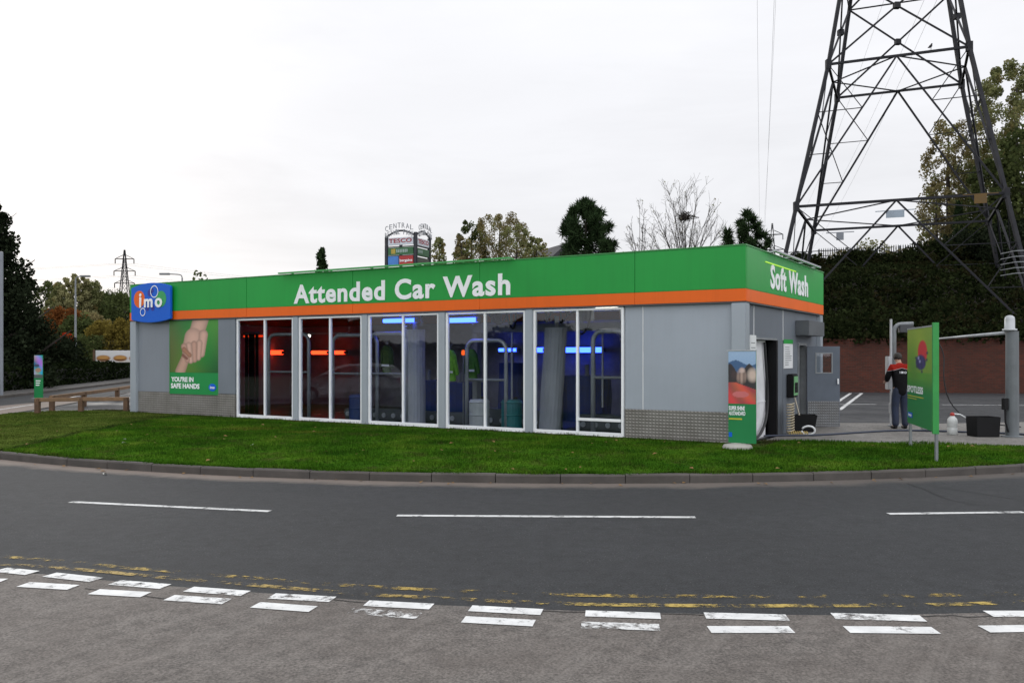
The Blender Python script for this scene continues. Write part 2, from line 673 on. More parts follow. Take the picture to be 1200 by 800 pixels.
# ------------------------------------------------------------------ building frame (local x along the front, local y inwards)
BO = Vector((4.21, 15.9, 0))
BROT = R(-31.4)
BM = Matrix.Translation(BO) @ Matrix.Rotation(BROT, 4, 'Z')
UX = Vector((math.cos(BROT), math.sin(BROT), 0))
VY = Vector((-math.sin(BROT), math.cos(BROT), 0))
BL, BW = 17.66, 6.35


def bw(x, y, z=0):
    return BM @ Vector((x, y, z))


def bl(px, py, v):
    """building-local point seen at a pixel, at local depth v"""
    k = (px - CX) / F
    u2, v2 = -UX, VY
    t = (BO.x + v2.x * v - k * (BO.y + v2.y * v)) / (k * u2.y - u2.x)
    d = BO.y + u2.y * t + v2.y * v
    return Vector((-t, v, CH + (HY - py) / F * d))


# lawn polygon
fw = [bw(-BL - .05, .02), bw(.05, .02)]
slab_front = [Vector((4.75, 16.75)), Vector((9.4, 15.85)), Vector((13, 16.6)), Vector((17.5, 20.2))]
lawn_poly = [Vector((p.x, p.y)) for p in inner if p.y < 26.2 and p.x < 18.5]
lawn_poly = [Vector((17.8, 20.6))] + [p for p in lawn_poly if not (p.x > 17.6)] + [Vector((-14.4, 25.9)), Vector((-12.0, 26.0)), bw(-BL - .1, 1.2).xy, bw(-BL - .1, .06).xy, bw(.02, .06).xy, bw(.02, .4).xy] + slab_front


def hnoise(x, y):
    return (np.sin(x * 2.1 + 1.3 * np.sin(y * 1.7)) * np.sin(y * 2.6 + .7) * .5 + .5)


def lawn_z(x, y):
    d = dist_line(x, y, [p for p in inner if p.y < 40])
    return .118 + .075 * np.clip(d / 2.6, 0, 1) ** .8 + .012 * hnoise(x, y) * np.clip(d / .6, 0, 1)


bx = np.array([[p.x, p.y] for p in lawn_poly])
gx, gy = np.meshgrid(np.arange(bx[:, 0].min(), bx[:, 0].max(), .45), np.arange(bx[:, 1].min(), bx[:, 1].max(), .45))
gx = gx.ravel() + rng.uniform(-.08, .08, gx.size)
gy = gy.ravel() + rng.uniform(-.08, .08, gy.size)
kp = inside(gx, gy, lawn_poly) & (dist_line(gx, gy, lawn_poly + [lawn_poly[0]]) > .15)
ip = [Vector((a, b)) for a, b in zip(gx[kp], gy[kp])]
vs, es, fs, *_ = delaunay_2d_cdt(lawn_poly + ip, [(i, (i + 1) % len(lawn_poly)) for i in range(len(lawn_poly))], [], 1, 1e-5)
vx, vy = np.array([v.x for v in vs]), np.array([v.y for v in vs])
vz = lawn_z(vx, vy)


def lawn_mat(name, blades):
    m, t, out = nt(name)
    tc = t.nodes.new('ShaderNodeTexCoord').outputs['Object']
    sp = N(t, 'ShaderNodeSeparateXYZ')
    t.links.new(tc, sp.inputs[0])
    n1 = noise(t, .8, 6, .65, tc)
    n2 = noise(t, 14, 4, .7, tc)
    c = ramp(t, n1, [(.28, C(.022, .060, .006)), (.45, C(.036, .100, .008)), (.58, C(.058, .130, .011)), (.72, C(.11, .165, .022))]).outputs[0]
    olive = ramp(t, n1, [(.3, C(.042, .075, .012)), (.7, C(.105, .135, .030))]).outputs[0]
    # older mown turf on the left
    zl = math_n(t, 'ADD', sp.outputs[0], math_n(t, 'MULTIPLY', math_n(t, 'SUBTRACT', n1, .5), .5))
    zf = ramp(t, math_n(t, 'MULTIPLY', math_n(t, 'ADD', zl, 9.3), 1.6, True), [(0, (1, 1, 1, 1)), (.9, (0, 0, 0, 1))]).outputs[0]
    c = mix(t, zf, c, olive)
    # bare joint between the two turves
    jf = math_n(t, 'SUBTRACT', 1.0, math_n(t, 'MULTIPLY', math_n(t, 'ABSOLUTE', math_n(t, 'ADD', zl, 8.95)), 6.0), True)
    c = mix(t, math_n(t, 'MULTIPLY', jf, .7), c, C(.02, .017, .012))
    # yellowed patches
    for (ax, ay, rx, ry) in ((-5.7, 19.1, .9, .35), (-4.2, 18.3, .7, .25), (-7.3, 19.6, .6, .3)):
        ex = math_n(t, 'MULTIPLY', math_n(t, 'SUBTRACT', sp.outputs[0], ax), 1 / rx)
        ey = math_n(t, 'MULTIPLY', math_n(t, 'SUBTRACT', sp.outputs[1], ay), 1 / ry)
        rr = math_n(t, 'ADD', math_n(t, 'MULTIPLY', ex, ex), math_n(t, 'MULTIPLY', ey, ey))
        e = math_n(t, 'SUBTRACT', 1.1, math_n(t, 'ADD', rr, math_n(t, 'MULTIPLY', math_n(t, 'SUBTRACT', n2, .5), 1.5)), True)
        c = mix(t, math_n(t, 'MULTIPLY', e, .65), c, C(.11, .115, .02))
    # soil showing beside the building: distance in front of the facade
    fd = math_n(t, 'ADD', math_n(t, 'MULTIPLY', math_n(t, 'SUBTRACT', sp.outputs[0], BO.x), -VY.x), math_n(t, 'MULTIPLY', math_n(t, 'SUBTRACT', sp.outputs[1], BO.y), -VY.y))
    sf = math_n(t, 'SUBTRACT', .75, math_n(t, 'ADD', math_n(t, 'MULTIPLY', fd, 1.7), math_n(t, 'MULTIPLY', math_n(t, 'SUBTRACT', noise(t, 2.2, 5, .7, tc), .5), 2.2)), True)
    lx = math_n(t, 'ADD', math_n(t, 'MULTIPLY', math_n(t, 'SUBTRACT', sp.outputs[0], BO.x), UX.x), math_n(t, 'MULTIPLY', math_n(t, 'SUBTRACT', sp.outputs[1], BO.y), UX.y))
    sf = math_n(t, 'MULTIPLY', sf, math_n(t, 'LESS_THAN', lx, .4))
    c = mix(t, math_n(t, 'MULTIPLY', sf, .85), c, C(.034, .027, .018))
    # worn, thin and clovery patches
    n5 = noise(t, 1.9, 6, .75, tc)
    c = mix(t, ramp(t, n5, [(.52, (0, 0, 0, 1)), (.68, (.8, .8, .8, 1))]).outputs[0], c, C(.062, .058, .022))
    n6 = noise(t, 2.7, 5, .7, tc, 1.0)
    c = mix(t, ramp(t, n6, [(.56, (0, 0, 0, 1)), (.66, (.8, .8, .8, 1))]).outputs[0], c, C(.012, .050, .006))
    c = mix(t, .6, c, ramp(t, n2, [(.3, (.2, .2, .2, 1)), (.7, (.8, .8, .8, 1))]).outputs[0], 'OVERLAY')
    if blades:
        g = t.nodes.new('ShaderNodeNewGeometry')
        c = mix(t, .75, c, ramp(t, g.outputs['Random Per Island'], [(0, (.18, .18, .18, 1)), (1, (.9, .9, .8, 1))]).outputs[0], 'OVERLAY')
    d = N(t, 'ShaderNodeBsdfDiffuse')
    t.links.new(c, d.inputs[0])
    if blades:
        tr = N(t, 'ShaderNodeBsdfTranslucent')
        t.links.new(c, tr.inputs[0])
        mx = N(t, 'ShaderNodeMixShader')
        mx.inputs[0].default_value = .3
        t.links.new(d.outputs[0], mx.inputs[1])
        t.links.new(tr.outputs[0], mx.inputs[2])
        t.links.new(mx.outputs[0], out.inputs[0])
    else:
        t.links.new(d.outputs[0], out.inputs[0])
    return m


mb = MB()
mb.add(list(zip(vx, vy, vz)), [tuple(f) for f in fs])
mb.build('lawn', lawn_mat('lawn_turf', False), smooth=True, kind='structure')
# blades of grass (one uncountable object)
NB = 260000
x0, y0 = bx.min(0)
x1, y1 = bx.max(0)
cx_ = rng.uniform(x0, x1, NB * 3)
cy_ = rng.uniform(y0, y1, NB * 3)
ok = inside(cx_, cy_, lawn_poly)
fdist = (cx_ - BO.x) * -VY.x + (cy_ - BO.y) * -VY.y
lxx = (cx_ - BO.x) * UX.x + (cy_ - BO.y) * UX.y
ok &= ~((fdist < .5) & (lxx < .4) & (hnoise(cx_ * 2.2, cy_ * 2.2) > .35) & (rng.random(cx_.size) < .8))
ok &= hnoise(cx_ * 3.1 + 2, cy_ * 2.7) + rng.random(cx_.size) > .35
cx_, cy_ = cx_[ok][:NB], cy_[ok][:NB]
# ragged fringe lapping over the kerb
fr_ = [p for p in offset_line(KERB, SGN * .10) if p.y < 26 and p.x < 18]
ex, ey = [], []
for a, b in zip(fr_, fr_[1:]):
    k = int((b - a).length * 620)
    u = rng.random(k)
    ex.append(a.x + (b.x - a.x) * u)
    ey.append(a.y + (b.y - a.y) * u)
ex, ey = np.concatenate(ex), np.concatenate(ey)
pull = np.abs(rng.normal(0, .05, len(ex))) * (.3 + 1.2 * hnoise(ex * 2.3, ey * 3.1))
dx_, dy_ = ARC_C.x - ex, ARC_C.y - ey
dl_ = np.hypot(dx_, dy_)
ex, ey = ex + dx_ / dl_ * (.06 - pull), ey + dy_ / dl_ * (.06 - pull)
cx_, cy_ = np.concatenate([cx_, ex]), np.concatenate([cy_, ey])
n = len(cx_)
cz_ = lawn_z(cx_, cy_) - .004
tuft = .6 + .9 * hnoise(cx_ * 1.3 + 5, cy_ * 1.6 + 1)
old = cx_ < -9
h = rng.uniform(.018, .05, n) * tuft * np.where(old, .7, 1.0)
an = rng.uniform(0, 2 * np.pi, n)
w = rng.uniform(.004, .008, n)
ln = rng.uniform(0, .035, n)
la = rng.uniform(0, 2 * np.pi, n)
V3 = np.empty((n, 3, 3))
V3[:, 0] = np.stack([cx_ - w * np.cos(an), cy_ - w * np.sin(an), cz_], 1)
V3[:, 1] = np.stack([cx_ + w * np.cos(an), cy_ + w * np.sin(an), cz_], 1)
V3[:, 2] = np.stack([cx_ + ln * np.cos(la), cy_ + ln * np.sin(la), cz_ + h], 1)
gr = arrmesh('grass', V3.reshape(-1, 3), np.arange(n * 3).reshape(-1, 3), lawn_mat('grass_blades', True))
tag(gr, 'short green grass blades on the lawn around the car wash', 'grass', kind='stuff')

# forecourt slab
mb = MB()
slab_poly = [bw(-.05, .25).xy] + slab_front + [Vector((19.5, 22.5)), Vector((15.5, 22.4)), Vector((10.5, 21.3)), bw(.05, 6.6).xy, bw(-.05, 6.6).xy]
mb.prism([(p.x, p.y) for p in slab_poly], .02, .155)
mb.build('forecourt', M_conc, kind='structure')
# concrete strip behind the timber rail at the left
sheet('path', [(-13.1, 26.95), (-10.4, 26.85), (-10.4, 27.25), (-13.2, 27.4)], .106, M_conc)


# road markings --------------------------------------------------------------
def worn(name, colr, cover, sc=9.0, hard=.05):
    m, t, out = nt(name)
    tc = t.nodes.new('ShaderNodeTexCoord').outputs['Object']
    b = N(t, 'ShaderNodeBsdfPrincipled')
    c = ramp(t, noise(t, 5, 5, .7, tc), [(.3, tuple(x * .7 for x in colr[:3]) + (1,)), (.7, colr)]).outputs[0]
    t.links.new(c, b.inputs['Base Color'])
    b.inputs['Roughness'].default_value = .7
    tr = N(t, 'ShaderNodeBsdfTransparent')
    f1 = math_n(t, 'ADD', math_n(t, 'MULTIPLY', noise(t, sc, 6, .75, tc), .6), math_n(t, 'MULTIPLY', noise(t, sc * .22, 3, .6, tc), .4))
    a = ramp(t, f1, [(1 - cover - hard, (0, 0, 0, 1)), (1 - cover + hard, (1, 1, 1, 1))]).outputs[0]
    mx = N(t, 'ShaderNodeMixShader')
    t.links.new(a, mx.inputs[0])
    t.links.new(tr.outputs[0], mx.inputs[1])
    t.links.new(b.outputs[0], mx.inputs[2])
    t.links.new(mx.outputs[0], out.inputs[0])
    return m


def line_quads(mb, pts, wdt, z):
    """painted strip of width wdt (world) along ground points"""
    for a, b in zip(pts, pts[1:]):
        d = (b - a).normalized()
        nn = Vector((-d.y, d.x)) * wdt / 2
        mb.add([(a.x - nn.x, a.y - nn.y, z), (b.x - nn.x, b.y - nn.y, z), (b.x + nn.x, b.y + nn.y, z), (a.x + nn.x, a.y + nn.y, z)], [(0, 1, 2, 3)])


M_wl = worn('worn_white_paint', C(.78, .79, .78), .575, 10)
M_wl2 = worn('white_paint_line', C(.68, .69, .68), .57, 12)
mb = MB()
for (a, b) in (((83, 588), (316, 599)), ((465, 604), (815, 606)), ((1041, 602), (1200, 600))):
    n = 8
    pts = [G(a[0] + (b[0] - a[0]) * i / n, a[1] + (b[1] - a[1]) * i / n).xy for i in range(n + 1)]
    line_quads(mb, pts, .105, .004)
lw = [Vector(p) for p in ((-19.4, 40), (-17.9, 34.2))], [Vector(p) for p in ((-17.45, 32.2), (-16.9, 29.0), (-16.55, 26.4))], [Vector(p) for p in ((-15.6, 19.6), (-14.4, 17.0), (-13.6, 15.9))]
for l in lw:
    line_quads(mb, l, .11, .004)
for l in ([Vector((8.2, 10.7)), Vector((11.5, 12.1))],):
    line_quads(mb, l, .105, .004)
mb.build('centre_line', M_wl2, kind='structure')

mb = MB()
row1 = [((0, 668), (38, 672)), ((58, 674), (113, 680)), ((134, 683), (194, 688)), ((221, 691), (288, 696)), ((318, 699), (390, 703)), ((429, 707.5), (506, 711.5)), ((551, 713.5), (635, 718)), ((686, 719.5), (774, 722.5)), ((826, 722), (923, 724.5)), ((976, 722.5), (1082, 725.5)), ((1158, 720), (1210, 720))]
row2 = [((-30, 681), (3, 681.5)), ((27, 685.5), (86, 689)), ((110, 694), (171, 697.5)), ((198, 701), (266, 705.5)), ((299, 709.5), (367, 714.5)), ((410, 716.5), (491, 722.5)), ((543, 726.5), (626, 731)), ((681, 733), (773, 736)), ((831, 738.5), (928, 738.5)), ((992, 738.5), (1097, 739.5)), ((1153, 738), (1215, 737))]
rows = []
mb2 = MB()
for (a, b) in row1 + row2:
    pa, pb = G(*a).xy, G(*b).xy
    line_quads(mb2 if a in ((410, 716.5), (681, 733)) else mb, [pa, pb], .145, .009)
mb.build('give_way_marking', M_wl, kind='structure')
mb2.build('give_way_marking', worn('broken_white_paint', C(.76, .77, .76), .49, 16), kind='structure')

M_yl = worn('worn_yellow_paint', C(.50, .36, .08), .478, 8)
M_yl2 = worn('faded_yellow_paint', C(.46, .32, .06), .45, 8)
mb = MB()
pts = [G(*p).xy for p in ((-60, 656), (0, 661), (65, 665), (125, 670), (185, 676), (250, 681.5), (350, 690), (435, 697), (520, 701), (600, 705), (700, 708.5), (850, 710), (1000, 709.5), (1125, 708), (1250, 704))]
line_quads(mb, pts[9:], .085, .0045)
mb.build('yellow_line', M_yl, kind='structure')
mb = MB()
line_quads(mb, pts[:10], .085, .0045)
mb.build('yellow_line', worn('paler_yellow_paint', C(.40, .28, .07), .46, 9), kind='structure')
mb = MB()
pts = [G(*p).xy for p in ((-60, 647), (0, 652), (75, 657.5), (145, 665), (185, 668), (240, 673), (320, 679), (390, 685), (500, 691), (660, 697), (752, 698.5), (900, 699), (1080, 698), (1250, 694))]
line_quads(mb, pts, .085, .0045)
mb.build('yellow_line', M_yl2, kind='structure')
# thin cracks along the join between the two surfaces
M_crack = pbr('crack_filler', C(.018, .018, .018), .9)
mb = MB()
for seg in ([(620, 716), (690, 718), (760, 719), (826, 721)], [(350, 700), (420, 706), (470, 709)], [(1020, 721), (1075, 724), (1110, 721), (1140, 724), (1180, 720), (1230, 719)], [(1062, 566), (1085, 574), (1112, 586), (1150, 592)], [(1095, 570), (1150, 578), (1215, 590)], [(905, 560), (960, 561), (1020, 558), (1080, 560)], [(100, 690), (135, 694), (190, 701), (240, 708), (262, 705)]):
    pts = [Vector(G(*p).xy) for p in seg]
    pts = [p + Vector((random.uniform(-.01, .01), random.uniform(-.012, .012))) for p in smooth_line(pts, 2)]
    line_quads(mb, pts, .012, .0075)
mb.build('road_crack', M_crack, kind='structure')

# car park bay lines
mb = MB()
zc = .104
for (a, b) in (((985, 473.5), (1027, 473.5)), ((1104, 474), (1290, 475.5)), ((984, 480), (1010, 460.5)), ((1010, 460.5), (1000, 460.5)), ((978, 473), (997, 460.5))):
    line_quads(mb, [Vector(G(a[0], a[1], zc).xy), Vector(G(b[0], b[1], zc).xy)], .13, zc)
mb.build('bay_marking', M_wl2, kind='structure')

# ------------------------------------------------------------------ THE CAR WASH BUILDING
car_wash = thing('car_wash_building', BO, BROT, 'low grey car wash building with green fascia, orange stripe and five glazed bays', 'building')


def plate_mat(name, base):
    m, t, out = nt(name)
    tc = t.nodes.new('ShaderNodeTexCoord').outputs['Object']
    b = N(t, 'ShaderNodeBsdfPrincipled')
    sp = N(t, 'ShaderNodeSeparateXYZ')
    t.links.new(tc, sp.inputs[0])
    hor = math_n(t, 'ADD', sp.outputs[0], sp.outputs[1])
    s1 = math_n(t, 'SINE', math_n(t, 'MULTIPLY', hor, 90))
    s2 = math_n(t, 'SINE', math_n(t, 'MULTIPLY', sp.outputs[2], 105))
    pr = math_n(t, 'MULTIPLY', math_n(t, 'ADD', math_n(t, 'MULTIPLY', s1, .5), .5), math_n(t, 'ADD', math_n(t, 'MULTIPLY', s2, .5), .5))
    c = ramp(t, pr, [(.1, tuple(x * .78 for x in base[:3]) + (1,)), (.7, tuple(x * 1.1 for x in base[:3]) + (1,))]).outputs[0]
    c = mix(t, ramp(t, noise(t, 2.5, 6, .7, tc), [(.4, (0, 0, 0, 1)), (.8, (.6, .6, .6, 1))]).outputs[0], c, C(.09, .08, .065))
    t.links.new(c, b.inputs['Base Color'])
    b.inputs['Metallic'].default_value = .3
    b.inputs['Roughness'].default_value = .45
    bp = N(t, 'ShaderNodeBump')
    bp.inputs['Strength'].default_value = .7
    bp.inputs['Distance'].default_value = .012
    t.links.new(pr, bp.inputs['Height'])
    t.links.new(bp.outputs[0], b.inputs['Normal'])
    t.links.new(b.outputs[0], out.inputs[0])
    return m


M_plate = plate_mat('tread_plate', C(.27, .26, .24))
ZB, ZW, ZO, ZG, ZT = .12, 2.745, 2.775, 3.0, 3.78      # base, wall top, orange bottom, green bottom, top
# front fascia in separate green panels
seams = [0, 2.16, 5.74, 9.32, 12.90, 16.48, BL]
for a, b in zip(seams, seams[1:]):
    MB().box(-b + .003, -a - .003, 0, .06, ZG + .003, ZT).build('fascia_panel', M_green, car_wash, bevel=.006)
MB().box(.003 - .06, 0, .063, BW, ZG + .003, ZT).build('fascia_panel', M_green, car_wash, bevel=.006)
MB().box(-BL, -BL + .06, .063, BW, ZG + .003, ZT).build('fascia_panel', M_green, car_wash, bevel=.006)
MB().box(-BL + .063, -.063, BW - .06, BW, ZG + .003, ZT).build('fascia_panel', M_green, car_wash, bevel=.006)
mb = MB()
for a, b in zip(seams, seams[1:]):
    mb.box(-b + .002, -a - .002, -.002, .06, ZO, ZG)
mb.box(-.058, .002, .062, BW, ZO, ZG)
mb.box(-BL - .002, -BL + .058, .062, BW, ZO, ZG)
mb.box(-BL + .062, -.062, BW - .058, BW + .002, ZO, ZG)
mb.build('orange_band', M_orange, car_wash, bevel=.004)
# metal coping along the top and dark soffit
mb = MB()
mb.box(-BL - .01, .01, -.012, .1, ZT + .002, ZT + .022)
mb.box(-.1, .012, .103, BW + .01, ZT + .002, ZT + .022)
mb.box(-BL - .012, -BL + .1, .103, BW + .01, ZT + .002, ZT + .022)
mb.box(-BL + .103, -.103, BW - .09, BW + .012, ZT + .002, ZT + .022)
mb.build('coping', pbr('green_coping', C(.05, .27, .07), .35), car_wash)
mb = MB()
mb.box(-BL + .01, -.01, .01, .16, ZW + .004, ZO - .002)
mb.box(-BL + .01, -.01, BW - .16, BW - .01, ZW + .004, ZO - .002)
mb.box(-.16, -.01, .162, BW - .162, ZW + .004, ZO - .002)
mb.box(-BL + .01, -BL + .16, .162, BW - .162, ZW + .004, ZO - .002)
mb.build('soffit', pbr('soffit_grey', C(.09, .095, .1), .5), car_wash)
# back of the fascia, so that no sky shows through between wall top and ceiling
mb = MB()
mb.box(-BL + .07, -.07, .064, .07, ZO, 3.3)
mb.build('fascia_lining', M_dark, car_wash)
# columns at the corners
for (x0, x1, y0, y1) in ((-.27, -.004, .004, .25), (-BL + .004, -BL + .27, .004, .25), (-.27, -.004, BW - .3, BW - .04), (-BL + .004, -BL + .27, BW - .3, BW - .04)):
    MB().box(x0, x1, y0, y1, ZB, ZW).build('corner_column', M_pil, car_wash, bevel=.01)
# front wall, right of the glazing: two panels and a plinth
MB().box(-2.40, -2.035, .09, .16, .755, ZW).build('wall_panel', M_wall, car_wash)
MB().box(-2.015, -.272, .09, .16, .755, ZW).build('wall_panel', M_wall, car_wash)
MB().box(-2.033, -2.017, .08, .14, .755, ZW).build('joint_strip', M_white, car_wash)
MB().box(-2.40, -.272, .075, .16, ZB, .752).build('plinth', M_plate, car_wash, bevel=.006)
# left of the glazing: same grey cladding, its dimmer light put into the colour
MB().box(-14.02, -13.36, .04, .16, .785, ZW).build('wall_panel', pbr('grey_panel_dim', C(.19, .215, .25), .3, .1, .08, 1.0, streak=.2), car_wash, bevel=.01)
M_wall_dim = pbr('grey_cladding_dim', C(.215, .24, .275), .36, .05, .06, .7, .02, 20, dirt=.08, streak=.15)
MB().box(-17.388, -14.03, .09, .16, .785, ZW).build('wall_panel', M_wall_dim, car_wash)
MB().box(-17.388, -14.03, .075, .16, ZB, .782).build('plinth', M_plate, car_wash, bevel=.006)
MB().box(-14.024, -13.36, .03, .16, ZB, .782).build('plinth', M_plate, car_wash, bevel=.006)
# glazed bays
M_frame = pbr('white_window_frame', C(.84, .86, .88), .32, 0, .05, 2)
WIN = [(-(2.42 + 2.22 * i + 2.03), -(2.42 + 2.22 * i)) for i in range(5)]
for i, (a, b) in enumerate(WIN):
    mb = MB()
    f = .05
    z0, z1 = .19, 2.735
    mb.box(a, a + f, .05, .13, z0, z1)
    mb.box(b - f, b, .05, .13, z0, z1)
    mb.box(a + f, b - f, .05, .13, z1 - .045, z1)
    mb.box(a + f, b - f, .04, .13, z0, z0 + .085)
    c = (a + b) / 2
    mb.box(c - .024, c + .024, .052, .128, z0 + .085, z1 - .045)
    if i == 0:
        mb.box(c + .024, b - f, .054, .126, .49, .545)
    fr = mb.build('window_frame', M_frame, car_wash, bevel=.005)
    for (p, q) in ((a + f, c - .024), (c + .024, b - f)):
        if i == 0 and q == b - f:
            MB().box(p + .002, q - .002, .088, .094, z0 + .087, .488).build('pane', M_glass, fr)
            MB().box(p + .002, q - .002, .088, .094, .547, z1 - .047).build('pane', M_glass, fr)
        else:
            MB().box(p + .002, q - .002, .088, .094, z0 + .087, z1 - .047).build('pane', M_glass, fr)
    # pilaster to its left
    nxt = WIN[i + 1][1] if i < 4 else -13.36
    if i < 4:
        MB().box(nxt + .004, a - .004, .02, .15, ZB, ZW).build('pilaster', M_pil, car_wash, bevel=.012)
    MB().box(a, b, .07, .15, ZB, .186).build('sill', pbr('sill_concrete', C(.2, .19, .18), .8), car_wash)
# side wall (faces +x) with doorway and service door opening
XS0, XS1 = -.16, -.09
sw = [(.252, .70, ZB, ZW), (.70, 2.41, 2.10, ZW), (2.41, 2.905, ZB, ZW), (2.93, 4.22, ZB, ZW), (4.22, 4.86, 2.02, ZW), (4.86, BW - .302, ZB, ZW)]
for (y0, y1, z0, z1) in sw:
    MB().box(XS0, XS1, y0 + .001, y1 - .001, z0, z1 - .001).build('wall_panel', M_side_shade, car_wash)
for yy in (.80, 2.918):
    MB().box(XS0, XS1 + .008, yy - .011, yy + .011, 2.11, ZW - .004).build('joint_strip', M_white, car_wash)
mb = MB()
mb.box(-.2, -.07, .66, .70, ZB, 2.14)
mb.box(-.2, -.07, .70, 2.41, 2.10, 2.14)
mb.build('door_frame', M_steel, car_wash)
MB().box(-.24, -.065, 2.34, 2.44, ZB, 2.10).build('door_jamb', M_black, car_wash)
mb = MB()
mb.box(-.2, -.06, 4.17, 4.22, ZB, 2.07)
mb.box(-.2, -.06, 4.86, 4.91, ZB, 2.07)
mb.box(-.2, -.06, 4.22, 4.86, 2.02, 2.07)
mb.build('door_frame', M_steel, car_wash)
# back and far walls, floor
MB().box(-BL + .05, -.05, BW - .16, BW - .09, ZB, ZW).build('rear_wall', pbr('rear_wall_grey', C(.24, .24, .27), .6, 0, .3, 1.5), car_wash)
MB().box(-BL + .09, -BL + .16, .26, BW - .31, ZB, ZW).build('end_wall', M_wall, car_wash)
MB().box(-BL + .17, -.17, .17, BW - .17, .11, .17).build('floor', pbr('wet_floor', C(.05, .052, .055), .25, 0, .3, 1), car_wash)
HOLES = [(-11.2, -10.2), (-8.4, -6.6), (-4.2, -3.4)]  # unseen roof openings, added to bring daylight into the bays
M_ceil = pbr('ceiling_grey', C(.26, .26, .28), .7)
def deck(name, mat, z0, z1, xa, xb, ya, yb):
    mb = MB()
    mb.box(xa, xb, ya, 1.6, z0, z1)
    mb.box(xa, xb, 4.2, yb, z0, z1)
    xs = [xa] + [q for h_ in HOLES for q in h_] + [xb]
    for a, b in zip(xs[::2], xs[1::2]):
        mb.box(a, b, 1.602, 4.198, z0, z1)
    return mb.build(name, mat, car_wash)
deck('ceiling', M_ceil, 3.0, 3.03, -BL + .17, -.17, .17, BW - .17)
deck('roof', M_dark, 3.3, 3.42, -BL + .07, -.07, .07, BW - .07)
for a, b in HOLES:
    mb = MB()
    mb.box(a - .05, a - .002, 1.55, 4.25, 3.03, 3.5)
    mb.box(b + .002, b + .05, 1.55, 4.25, 3.03, 3.5)
    mb.box(a, b, 1.55, 1.598, 3.03, 3.5)
    mb.box(a, b, 4.202, 4.25, 3.03, 3.5)
    sk_ = mb.build('added_rooflight', M_white, car_wash)
    MB().box(a - .05, b + .05, 1.55, 4.25, 3.502, 3.512).build('pane', M_glass, sk_)
# white lining seen through the side doorway
mb = MB()
mb.box(-.27, -.235, .71, 2.12, .17, 2.09)
mb.box(-.235, -.225, .71, 2.12, .86, .885)
mb.build('doorway_screen', pbr('white_lining', C(.72, .73, .76), .4), car_wash)
mb = MB()
mb.box(-.9, -.17, 4.05, 4.1, .17, 2.98)
mb.build('inner_partition', M_dark, car_wash)
# canopy box over the service door
MB().box(-.09, .2, 3.98, 5.5, 2.23, 2.56).build('shutter_box', pbr('box_grey', C(.09, .10, .11), .5), car_wash, bevel=.01)
# sign lights over the lettering
M_bar = pbr('green_light_bar', C(.06, .34, .09), .4)
lb = MB()
lb.box(-11.6, -4.9, -.17, -.10, 3.80, 3.835)
for x in np.arange(-11.3, -4.9, 1.27):
    lb.box(x, x + .03, -.10, .05, 3.806, 3.826)
lb.build('sign_light', M_bar, car_wash)
lb = MB()
lb.box(.10, .17, 1.4, 5.3, 3.80, 3.835)
for y in np.arange(1.6, 5.3, 1.2):
    lb.box(-.05, .10, y, y + .03, 3.806, 3.826)
o = lb.build('sign_light', M_lsteel, car_wash)
MB().box(.006, .02, 1.25, 3.6, 3.585, 3.60).build('lamp_tube', emit('lime_tube', C(.55, .9, .12), 1.1), o)  # glowing strip standing in for the streak of light on the fascia
# lettering on the fascia
Mf = Matrix.Translation((0, -.001, 0))
lettering('lettering', 'Attended Car Wash', (-11.22, -4.97, 3.055, 3.525), Mf, M_sign, car_wash, bold=.030, spacing=1.1)
Ms = Matrix.Rotation(R(90), 4, 'Z')
Ms = Matrix.Translation((.001, 0, 0)) @ Ms
lettering('lettering', 'Soft Wash', (1.62, 4.72, 3.10, 3.58), Ms, M_sign, car_wash, bold=.030, spacing=1.1)
# open service door, hinged on the far jamb
hin = Vector((-.06, 4.80, 0))
hw = bw(hin.x, hin.y)
ang = math.atan2(20.0 - hw.y, 7.42 - hw.x) if False else 0.0
MD = BM.inverted() @ Matrix.Translation((hw.x + .02, hw.y - .02, 0)) @ Matrix.Rotation(R(0), 4, 'Z')
W_ = .74
mb = MB()
mb.box(0, .20, -.022, .022, .19, 2.0, 0, MD)
mb.box(.56, W_, -.022, .022, .19, 2.0, 0, MD)
mb.box(.20, .56, -.022, .022, .19, 1.40, 0, MD)
mb.box(.20, .56, -.022, .022, 1.84, 2.0, 0, MD)
door = mb.build('door', pbr('door_paint', C(.085, .105, .135), .4), car_wash)
mb = MB()
mb.box(.185, .575, -.03, -.023, 1.385, 1.41, 0, MD)
mb.box(.185, .575, -.03, -.023, 1.83, 1.855, 0, MD)
mb.box(.185, .21, -.03, -.023, 1.41, 1.83, 0, MD)
mb.box(.55, .575, -.03, -.023, 1.41, 1.83, 0, MD)
mb.build('window_frame', M_steel, door)
MB().box(.21, .55, -.004, .004, 1.41, 1.83, 0, MD).build('pane', M_glass, door)
MB().box(.012, W_ - .012, -.03, -.0235, .2, .76, 0, MD).build('kick_plate', plate_mat('kick_plate_metal', C(.19, .20, .21)), door)
hb = MB()
hb.box(.665, .70, -.075, -.06, 1.15, 1.27, 0, MD)
hb.box(.675, .69, -.06, -.0225, 1.16, 1.18, 0, MD)
hb.box(.675, .69, -.06, -.0225, 1.24, 1.26, 0, MD)
hb.build('handle', M_white, door)

